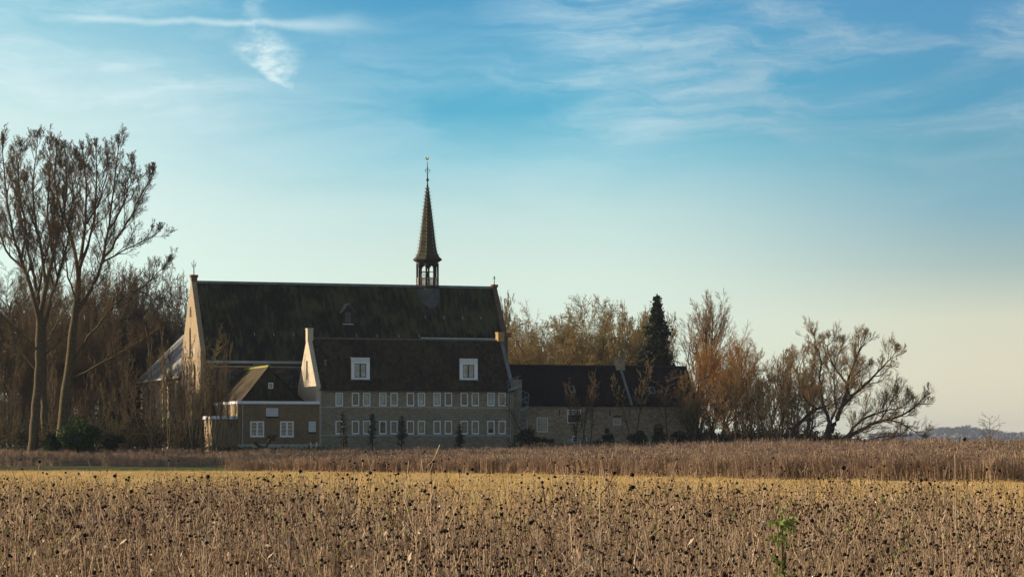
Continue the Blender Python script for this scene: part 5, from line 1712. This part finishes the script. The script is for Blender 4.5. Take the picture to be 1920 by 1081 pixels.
def plant_template(seed, kind='flower', lod=0):
    """V, F3, F4, mat3, mat4"""
    rng = random.Random(seed); nr = np.random.default_rng(seed)
    Vs, T, Qd, mt, mq = [], [], [], [], []
    off = 0
    def add(v, f3, f4, m):
        nonlocal off
        Vs.append(v)
        if f3 is not None and len(f3): T.append(f3 + off); mt.append(np.full(len(f3), m))
        if f4 is not None and len(f4): Qd.append(f4 + off); mq.append(np.full(len(f4), m))
        off += len(v)
    if kind == 'flower':
        stems, straw, leaves, heads = [], [], [], []
        for s in range(rng.choice([2, 3, 3, 4])):
            hgt = rng.uniform(.72, 1.12)
            lx, ly = rng.gauss(0, .12), rng.gauss(0, .12)
            bx, by = rng.gauss(0, .06), rng.gauss(0, .06)
            pts = []
            m = 4
            for k in range(m + 1):
                t = k / m
                pts.append((bx + lx * t ** 1.4 + rng.gauss(0, .008), by + ly * t ** 1.4 + rng.gauss(0, .008), hgt * t))
            r0 = rng.uniform(.0026, .0045) * (1.5 if lod else 1)
            stems.append((pts, [r0 * (1 - .55 * k / m) for k in range(m + 1)]))
            heads.append((pts[-1], rng.uniform(.008, .0135)))
            for b in range(rng.randint(2, 4 if lod else 6)):
                t = rng.uniform(.45, .95); k = min(int(t * m), m - 1); f = t * m - k
                p = [pts[k][q] + (pts[k + 1][q] - pts[k][q]) * f for q in range(3)]
                a = rng.random() * 6.28; L = rng.uniform(.07, .26) * (1.2 - .5 * t)
                e = (p[0] + math.cos(a) * L * .55, p[1] + math.sin(a) * L * .55, p[2] + L * .8)
                mid_ = (p[0] + math.cos(a) * L * .35, p[1] + math.sin(a) * L * .35, p[2] + L * .35)
                stems.append(([tuple(p), mid_, e], [r0 * .55, r0 * .5, r0 * .4]))
                if rng.random() < .75: heads.append((e, rng.uniform(.005, .011)))
            for b in range(3 if lod else 9):
                t = rng.uniform(.05, .85); k = min(int(t * m), m - 1)
                p = pts[k]; leaves.append((p[0] + rng.gauss(0, .025), p[1] + rng.gauss(0, .025), hgt * t))
        for lines, mm in ((stems, 0),):
            v_, f_ = tubes_np(lines, 3); add(v_, None, f_, mm)
        for c, r in heads:
            if rng.random() < (.80 if seed % 2 else .35):
                v_, f3, f4 = head_np(c, r * (1.15 if lod else 1), rng, 4 if lod else 5); add(v_, f3, f4, 2)
        v_, f_ = leaf_quads(np.array(leaves), .019 if not lod else .026, nr, 0, 2.6); add(v_, None, f_, 3)
    elif kind == 'straw':
        ls = []
        for s in range(7 if not lod else 6):
            hgt = rng.uniform(.35, .95); a = rng.random() * 6.28; ln_ = rng.uniform(.02, .35)
            b = (rng.gauss(0, .05), rng.gauss(0, .05))
            ls.append(([(b[0], b[1], 0), (b[0] + math.cos(a) * ln_ * .35, b[1] + math.sin(a) * ln_ * .35, hgt * .55), (b[0] + math.cos(a) * ln_, b[1] + math.sin(a) * ln_, hgt)], [.0024 * (1.5 if lod else 1), .002, .001]))
        v_, f_ = tubes_np(ls, 3); add(v_, None, f_, 1)
    elif kind == 'brown':
        ls = []
        for s in range(8):
            hgt = rng.uniform(.5, 1.0); a = rng.random() * 6.28; ln_ = rng.uniform(.02, .22)
            b = (rng.gauss(0, .07), rng.gauss(0, .07))
            ls.append(([(b[0], b[1], 0), (b[0] + math.cos(a) * ln_ * .35, b[1] + math.sin(a) * ln_ * .35, hgt * .55), (b[0] + math.cos(a) * ln_, b[1] + math.sin(a) * ln_, hgt)], [.0028 * (1.4 if lod else 1), .0022, .0014]))
        v_, f_ = tubes_np(ls, 3); add(v_, None, f_, 0)
        C = nr.normal(size=(16 if not lod else 7, 3)) * [.09, .09, .22] + [0, 0, .45]
        v_, f_ = leaf_quads(C, .019, nr, 0, 2.6); add(v_, None, f_, 3)
    elif kind == 'green':
        C = np.abs(nr.normal(size=(34, 3))) * [.05, .05, .17] * np.sign(nr.normal(size=(34, 3)) * [1, 1, 0] + [0, 0, 1])
        v_, f_ = leaf_quads(C, .010, nr, .6, 3.2); add(v_, None, f_, 4)
    elif kind == 'far':
        ls, l2, heads = [], [], []
        for s in range(13):
            hgt = rng.uniform(.85, 1.35); a = rng.random() * 6.28; ln_ = rng.uniform(.02, .25)
            b = (rng.gauss(0, .22), rng.gauss(0, .22))
            q = ([(b[0], b[1], 0), (b[0] + math.cos(a) * ln_ * .35, b[1] + math.sin(a) * ln_ * .35, hgt * .55), (b[0] + math.cos(a) * ln_, b[1] + math.sin(a) * ln_, hgt)], [.010, .009, .006])
            (l2 if rng.random() < .16 else ls).append(q)
            for w__ in range(2):
                e = q[0][2]; a = rng.random() * 6.28
                ls.append(([q[0][1], ((q[0][1][0] + e[0]) / 2 + math.cos(a) * .06, (q[0][1][1] + e[1]) / 2 + math.sin(a) * .06, (q[0][1][2] + e[2]) / 2), (e[0] + math.cos(a) * .12, e[1] + math.sin(a) * .12, e[2] - rng.uniform(0, .2))], [.006, .006, .004]))
        for lines, mm in ((ls, 5), (l2, 1)):
            if lines:
                v_, f_ = tubes_np(lines, 3); add(v_, None, f_, mm)
        C = nr.normal(size=(22, 3)) * [.2, .2, .3] + [0, 0, .65]
        v_, f_ = leaf_quads(C, .06, nr, 0, 1.8); add(v_, None, f_, 6)
    return (np.concatenate(Vs), np.concatenate(T) if T else np.zeros((0, 3), int), np.concatenate(Qd) if Qd else np.zeros((0, 4), int),
            np.concatenate(mt) if mt else np.zeros(0), np.concatenate(mq) if mq else np.zeros(0))


def scatter(name, temps, X_, Y_, rng, smin=.8, smax=1.15, which=None, label='', cat='', zs=None, tilt=.09):
    Vs, T, Qd, mt, mq = [], [], [], [], []
    off = 0
    n_ = len(X_)
    which = rng.integers(0, len(temps), n_) if which is None else which
    Zg = gz(X_, Y_)
    for ti, (v, t3, q4, m3, m4) in enumerate(temps):
        sel = np.where(which == ti)[0]
        if not len(sel): continue
        a = rng.random(len(sel)) * 6.283
        s = rng.uniform(smin, smax, len(sel))
        if zs is not None: s = s * zs[sel]
        c, sn = np.cos(a) * s, np.sin(a) * s
        tx, ty = rng.normal(0, tilt, len(sel)), rng.normal(0, tilt, len(sel))
        vx = v[None, :, 0] * c[:, None] - v[None, :, 1] * sn[:, None] + X_[sel][:, None] + tx[:, None] * v[None, :, 2]
        vy = v[None, :, 0] * sn[:, None] + v[None, :, 1] * c[:, None] + Y_[sel][:, None] + ty[:, None] * v[None, :, 2]
        vz = v[None, :, 2] * s[:, None] + Zg[sel][:, None] - .01
        K = len(sel); nv = len(v)
        Vs.append(np.stack([vx, vy, vz], 2).reshape(-1, 3).astype(np.float32))
        o_ = off + np.arange(K)[:, None, None] * nv
        if len(t3): T.append((t3[None] + o_).reshape(-1, 3)); mt.append(np.tile(m3, K))
        if len(q4): Qd.append((q4[None] + o_).reshape(-1, 4)); mq.append(np.tile(m4, K))
        off += K * nv
    faces, mi = [], []
    if T: faces.append(np.concatenate(T)); mi.append(np.concatenate(mt))
    if Qd: faces.append(np.concatenate(Qd)); mi.append(np.concatenate(mq))
    me = np_mesh(name, np.concatenate(Vs), faces, FIELD_MATS, np.concatenate(mi))
    print(name, 'faces', len(me.polygons))
    return tag(link_mesh(name, me), label, cat, kind='stuff')


def vnoise(x, y, s, seed):
    """smooth value noise in numpy"""
    r = np.random.default_rng(seed); G = r.random((256, 256))
    fx, fy = x * s + 1000, y * s + 1000
    ix, iy = np.floor(fx).astype(int), np.floor(fy).astype(int)
    u, v = fx - ix, fy - iy; u = u * u * (3 - 2 * u); v = v * v * (3 - 2 * v)
    g = lambda a, b: G[a % 256, b % 256]
    return (g(ix, iy) * (1 - u) + g(ix + 1, iy) * u) * (1 - v) + (g(ix, iy + 1) * (1 - u) + g(ix + 1, iy + 1) * u) * v


def zone(n_, y0, y1, rng, pw=1.0, margin=1.22):
    """points in the wedge the field shows, thinning evenly with distance"""
    t = rng.random(n_)
    Y_ = (y0 ** pw + (y1 ** pw - y0 ** pw) * t) ** (1 / pw)
    X_ = rng.uniform(-1, 1, n_) * Y_ * .192 * margin
    return X_, Y_
rng = np.random.default_rng(77)


def gapmask(X_, Y_, rng, lo=.30, hi=.52):
    n1_ = vnoise(X_, Y_, .35, 3) * .6 + vnoise(X_, Y_ * .6, 1.1, 4) * .4
    return rng.random(len(X_)) < sstep(n1_, lo, hi) * .96 + .04

def wedge(X_, Y_):
    return 13 * sstep(X_ / Y_, .02, .10) - 12 * sstep(-X_ / Y_, .04, .13) + (vnoise(X_ / Y_ * 26, Y_ * .03, 1.0, 19) - .5) * 30
tf = [plant_template(300 + i) for i in range(14)]
tfl = [plant_template(330 + i, lod=1) for i in range(10)]
tb_ = [plant_template(350 + i, 'brown') for i in range(6)]
tbl = [plant_template(360 + i, 'brown', 1) for i in range(6)]
tw_ = [plant_template(370 + i, 'straw') for i in range(6)]
tg_ = [plant_template(380 + i, 'green') for i in range(4)]


def pick(X_, Y_, n_, rng):
    '''headed or bare plants in drifts'''
    v = vnoise(X_, Y_ * .5, .45, 51) * .6 + rng.random(len(X_)) * .4
    k_ = rng.integers(0, n_ // 2, len(X_)) * 2
    return np.where(v > .48, k_ + 1, k_)


def pick2(X_, Y_, rng):
    '''0-5 brown stalks, 6-11 pale straw, in drifts'''
    v = vnoise(X_, Y_ * .4, .35, 52) * .65 + rng.random(len(X_)) * .35 + .22 * sstep(X_ / Y_, 0.0, .12) - .10
    k_ = rng.integers(0, 6, len(X_))
    return np.where(v > .50, k_ + 6, k_)
# near zone
X1, Y1 = zone(2600, 9.5, 26, rng, 1.6); k = gapmask(X1, Y1, rng); 
scatter('dry_flower_field', tf, X1[k], Y1[k], rng, .80, 1.10, which=pick(X1[k], Y1[k], 14, rng), label='dense field of dry brown flower stalks with dark seed heads', cat='dry plants')
X1, Y1 = zone(6000, 9.5, 28, rng, 1.6); k = gapmask(X1, Y1, rng, .2, .45)
scatter('dry_stalks', tb_ + tw_, X1[k], Y1[k], rng, .6, 1.1, which=pick2(X1[k], Y1[k], rng), label='dense brown and straw-coloured dead stalks between the flowers', cat='dry plants')
X1, Y1 = zone(11500, 24, 68, rng, 1.5); k = gapmask(X1, Y1, rng, .30, .55) & (rng.random(len(X1)) < 1.0 - sstep(Y1 + wedge(X1, Y1), 26, 56) * .90)
scatter('dry_flower_field', tfl, X1[k], Y1[k], rng, .78, 1.12, which=pick(X1[k], Y1[k], 10, rng), label='farther reach of dry brown flower stalks with dark seed heads', cat='dry plants')
X1, Y1 = zone(13500, 26, 66, rng, 1.5); k = gapmask(X1, Y1, rng, .30, .55) & (rng.random(len(X1)) < 1.0 - sstep(Y1 + wedge(X1, Y1), 26, 52) * .91)
scatter('dry_stalks', tbl + tw_, X1[k], Y1[k], rng, .55, 1.05, which=pick2(X1[k], Y1[k], rng), label='farther brown and straw-coloured dead stalks', cat='dry plants')
X1, Y1 = zone(800, 17, 30, rng, 1.2); k = vnoise(X1 * 1.6, Y1 * .5, .5, 8) > .58
scatter('green_shoots', tg_, X1[k], Y1[k], rng, 1.4, 2.6, label='fresh green shoots low among the dry stalks', cat='weeds')
# scattered taller plants whose heads stand against the mown strip and the far weeds
X1, Y1 = zone(560, 17, 58, rng, 1.3)
k = vnoise(X1 / Y1 * 18, Y1 * .05, 1.0, 23) > .35
scatter('dry_flower_field', tf, X1[k], Y1[k], rng, 1.12, 1.50, label='scattered taller dry flower stalks standing above the rest', cat='dry plants')


def stubble(seed):
    r_ = random.Random(seed); ls = []
    for s in range(9):
        a = r_.random() * 6.28; h_ = r_.uniform(.05, .17); b = (r_.gauss(0, .22), r_.gauss(0, .22))
        ls.append(([(b[0], b[1], 0), (b[0] + math.cos(a) * .05, b[1] + math.sin(a) * .05, h_)], [.009, .003]))
    v_, f_ = tubes_np(ls, 3)
    return v_, np.zeros((0, 3), int), f_, np.zeros(0), np.full(len(f_), 7)
ts_ = [stubble(700 + i) for i in range(6)]
X1, Y1 = zone(17000, 30, 196, rng, 1.5, 1.12)
k = (Y1 < edge_y(X1)) & (vnoise(X1, Y1 * .4, .8, 31) > .33)
scatter('mown_stubble', ts_, X1[k], Y1[k], rng, .6, 1.3, label='short golden stubble of the mown strip', cat='stubble')
# far patch: from the diagonal edge of the mown strip back to the gardens
N_ = 30000
X1 = rng.uniform(-24, 62, N_); e = edge_y(X1)
Y1 = e + (215 - e) * rng.random(N_) ** 2.0 + rng.normal(0, .5, N_)
k = (np.abs(X1) < Y1 * .192 * 1.15)
k &= rng.random(N_) < sstep(X1, -22, -12)
X1, Y1 = X1[k], Y1[k]
hsx = np.interp(X1, [-24, -12, 0, 20, 60], [.72, .82, .9, 1.05, 1.08])
hsx = hsx * (.80 + .30 * vnoise(X1, Y1, .9, 41)) * (1 - .45 * rng.random(len(X1)) * (1 - sstep(Y1 - edge_y(X1), 0, 3)))
tfar = [plant_template(400 + i, 'far') for i in range(10)]
scatter('tall_dry_weeds', tfar, X1, Y1, rng, .82, 1.16, label='band of tall purplish-brown dry weeds beyond the golden mown strip', cat='dry plants', zs=hsx)
# green tufts along its foot
N_ = 900
X1 = rng.uniform(-24, 40, N_); Y1 = edge_y(X1) - .6 + rng.normal(0, .5, N_)
k = vnoise(X1, Y1 * .2, .25, 12) > .42 - .004 * X1
scatter('green_verge', tg_, X1[k], Y1[k], rng, .6, 1.5, label='bright green grass tufts along the foot of the tall dry weeds', cat='grass')
# sparse weeds on the verge under the left trees
N_ = 5200
X1 = rng.uniform(-56, -13, N_); Y1 = rng.uniform(212, 240, N_)
k = (np.abs(X1) < Y1 * .192 * 1.1) & (vnoise(X1, Y1, .3, 15) > .30)
scatter('verge_weeds', tfar, X1[k], Y1[k], rng, .22, .5, label='dark weeds and leaf litter at the foot of the wood', cat='weeds')

# ---- stalks that stand out above the rest, each its own thing
stalk_lab = 'dry brown stalk with round dark seed heads rising above its neighbours'
stalk_grp = 'tall single stalks of dry flowers in the near field'


def stalk(seed, hgt):
    rng_ = random.Random(seed)
    o = empty('dry_flower', (0, 0, 0), 0, stalk_lab, 'dry flower', stalk_grp)
    m = 6; lx, ly = rng_.gauss(0, .18), rng_.gauss(0, .1)
    pts = [(lx * (k / m) ** 1.6, ly * (k / m) ** 1.6, hgt * k / m) for k in range(m + 1)]
    ls = [(pts, [.005 * (1 - .5 * k / m) for k in range(m + 1)])]
    hd = [(pts[-1], .014)]
    for b in range(rng_.randint(4, 7)):
        t = rng_.uniform(.55, .95); k = int(t * m); p = pts[k]; a = rng_.random() * 6.28; L = rng_.uniform(.1, .26)
        e = (p[0] + math.cos(a) * L * .6, p[1] + math.sin(a) * L * .6, p[2] + L * .7)
        ls.append(([p, (p[0] + math.cos(a) * L * .4, p[1] + math.sin(a) * L * .4, p[2] + L * .3), e], [.003, .0026, .002]))
        hd.append((e, rng_.uniform(.008, .015)))
    v_, f_ = tubes_np(ls, 4)
    link_mesh('stem', np_mesh('stem', v_, [f_], [M_STEM]), o)
    for c, r in hd:
        v_, f3, f4 = head_np(c, r, rng_, 7)
        v_ += (np.random.default_rng(seed).normal(size=v_.shape)) * r * .08
        link_mesh('seed_head', np_mesh('seed_head', v_, [f3, f4], [M_HEAD], smooth=False), o)
    return o
pr_ = [stalk(500 + i, 1.12) for i in range(6)]
rg = random.Random(71)
done = 0
while done < 70:
    D_ = rg.uniform(16, 48) ; px = rg.uniform(-20, 1940)
    src = pr_[done] if done < 6 else rg.choice(pr_)
    o = src if done < 6 else copy_tree(src)
    x = at(px, D_); o.location = (x, D_, float(gz(x, D_)))
    s = rg.uniform(.95, 1.36); o.scale = (s, s, s * rg.uniform(.95, 1.05)); o.rotation_euler.z = rg.random() * 6.28
    done += 1

# the lone ball on an arching stalk against the hazy distance
D_ = 17.0; x = at(1795, D_)
o = empty('teasel', (x, D_, 0), 0, 'single black seed ball on an arching stalk that rises above the horizon at the right', 'dry flower')
hx_ = at(1808.5, D_) - x; hz_ = zat(823.5, D_)
ls = [([(0.02, 0, 0), (.0, 0, .8), (-.015, 0, zat(850, D_)), (-.008, 0, zat(835, D_)), (hx_ * .45, 0, zat(829.5, D_)), (hx_ - .006, 0, hz_ - .008)], [.004, .0035, .003, .0025, .0022, .002])]
v_, f_ = tubes_np(ls, 4); link_mesh('stem', np_mesh('stem', v_, [f_], [M_STEM]), o)
v_, f3, f4 = head_np((hx_, 0, hz_), .0125, random.Random(2), 8); link_mesh('seed_head', np_mesh('seed_head', v_, [f3, f4], [M_HEAD]), o)

# leafy green bindweed on a dead stalk
D_ = 14.5; x = at(1466, D_)
o = empty('climbing_plant', (x, D_, 0), 0, 'bright green leaves climbing a dead stalk in the right foreground', 'plant')
zt_ = zat(965, D_)
ls = [([(0, 0, 0), (.01, .01, zt_ * .5), (0, 0, zt_)], [.012, .010, .006]), ([(.02, 0, 0), (-.01, .02, zt_ * .4), (.02, 0, zt_ * .85)], [.008, .007, .005])]
v_, f_ = tubes_np(ls, 5); link_mesh('stem', np_mesh('stem', v_, [f_], [M_TWIG_D]), o)
nr = np.random.default_rng(6); C = []
for zf, n_, sx_ in ((.97, 60, .035), (.90, 34, .030), (.80, 22, .03), (.74, 34, .04), (.62, 22, .03), (.50, 26, .04), (.36, 26, .04), (.2, 20, .04)):
    C.append(nr.normal(size=(n_, 3)) * [sx_, sx_, .022] + [nr.normal(0, .015), 0, zf * zt_])
V_, F_ = leaf_quads(np.concatenate(C), .026, nr, 0, 1.3); link_mesh('leaves', np_mesh('leaves', V_, [F_], [M_SHOOT]), o)

# long pale straws leaning across the field
for i, (px0, py0, px1, py1, D_, lb) in enumerate(((1540, 1085, 1592, 1005, 15, 'thick pale straw bent to the right beside the green climbing plant'), (1190, 1050, 1212, 958, 19, 'pale flattened straw leaning right in the middle of the field'),
                                                  (1060, 1085, 1125, 1040, 14, 'pale straw lying low in the middle foreground'), (1672, 1075, 1700, 1035, 15, 'short pale straw in the right foreground'),
                                                  (60, 1081, 100, 1035, 14, 'thin pale straw in the left foreground corner'))):
    b = (at(px0, D_), D_, zat(py0, D_)); e = (at(px1, D_), D_ + .3, zat(py1, D_))
    g0_ = (b[0] - (e[0] - b[0]) * (b[2] / max(e[2] - b[2], .1)) * .35, D_, 0.0)
    o = empty('straw', g0_, 0, lb, 'straw')
    pts = [(0, 0, 0), tuple(b[q] - g0_[q] for q in range(3)), tuple((b[q] + e[q]) / 2 - g0_[q] + (.01 if q == 2 else 0) for q in range(3)), tuple(e[q] - g0_[q] for q in range(3))]
    v_, f_ = tubes_np([(pts, [.0045, .004, .0035, .0015])], 5); link_mesh('blade', np_mesh('blade', v_, [f_], [M_STRAW]), o)

# ------------------------------------------------------------------ haze
me = bpy.data.meshes.new('haze')
x0, x1, y0, y1, z0, z1 = -1500, 1900, -60, 5000, -1.0, 48.0
me.from_pydata([(x0, y0, z0), (x1, y0, z0), (x1, y1, z0), (x0, y1, z0), (x0, y0, z1), (x1, y0, z1), (x1, y1, z1), (x0, y1, z1)], [],
               [(0, 3, 2, 1), (4, 5, 6, 7), (0, 1, 5, 4), (1, 2, 6, 5), (2, 3, 7, 6), (3, 0, 4, 7)])
hm = bpy.data.materials.new('haze'); hm.use_nodes = True
ht = hm.node_tree; ht.nodes.clear()
ho = ht.nodes.new('ShaderNodeOutputMaterial'); hv = ht.nodes.new('ShaderNodeVolumePrincipled')
hv.inputs['Color'].default_value = (0.56, 0.63, 0.80, 1)
hv.inputs['Density'].default_value = 0.00010
hv.inputs['Anisotropy'].default_value = 0.0
ht.links.new(hv.outputs[0], ho.inputs['Volume'])
me.materials.append(hm)
tag(link_mesh('haze', me), kind='stuff', label='thin blue air haze over the whole field', cat='haze')
scene.cycles.volume_bounces = 0
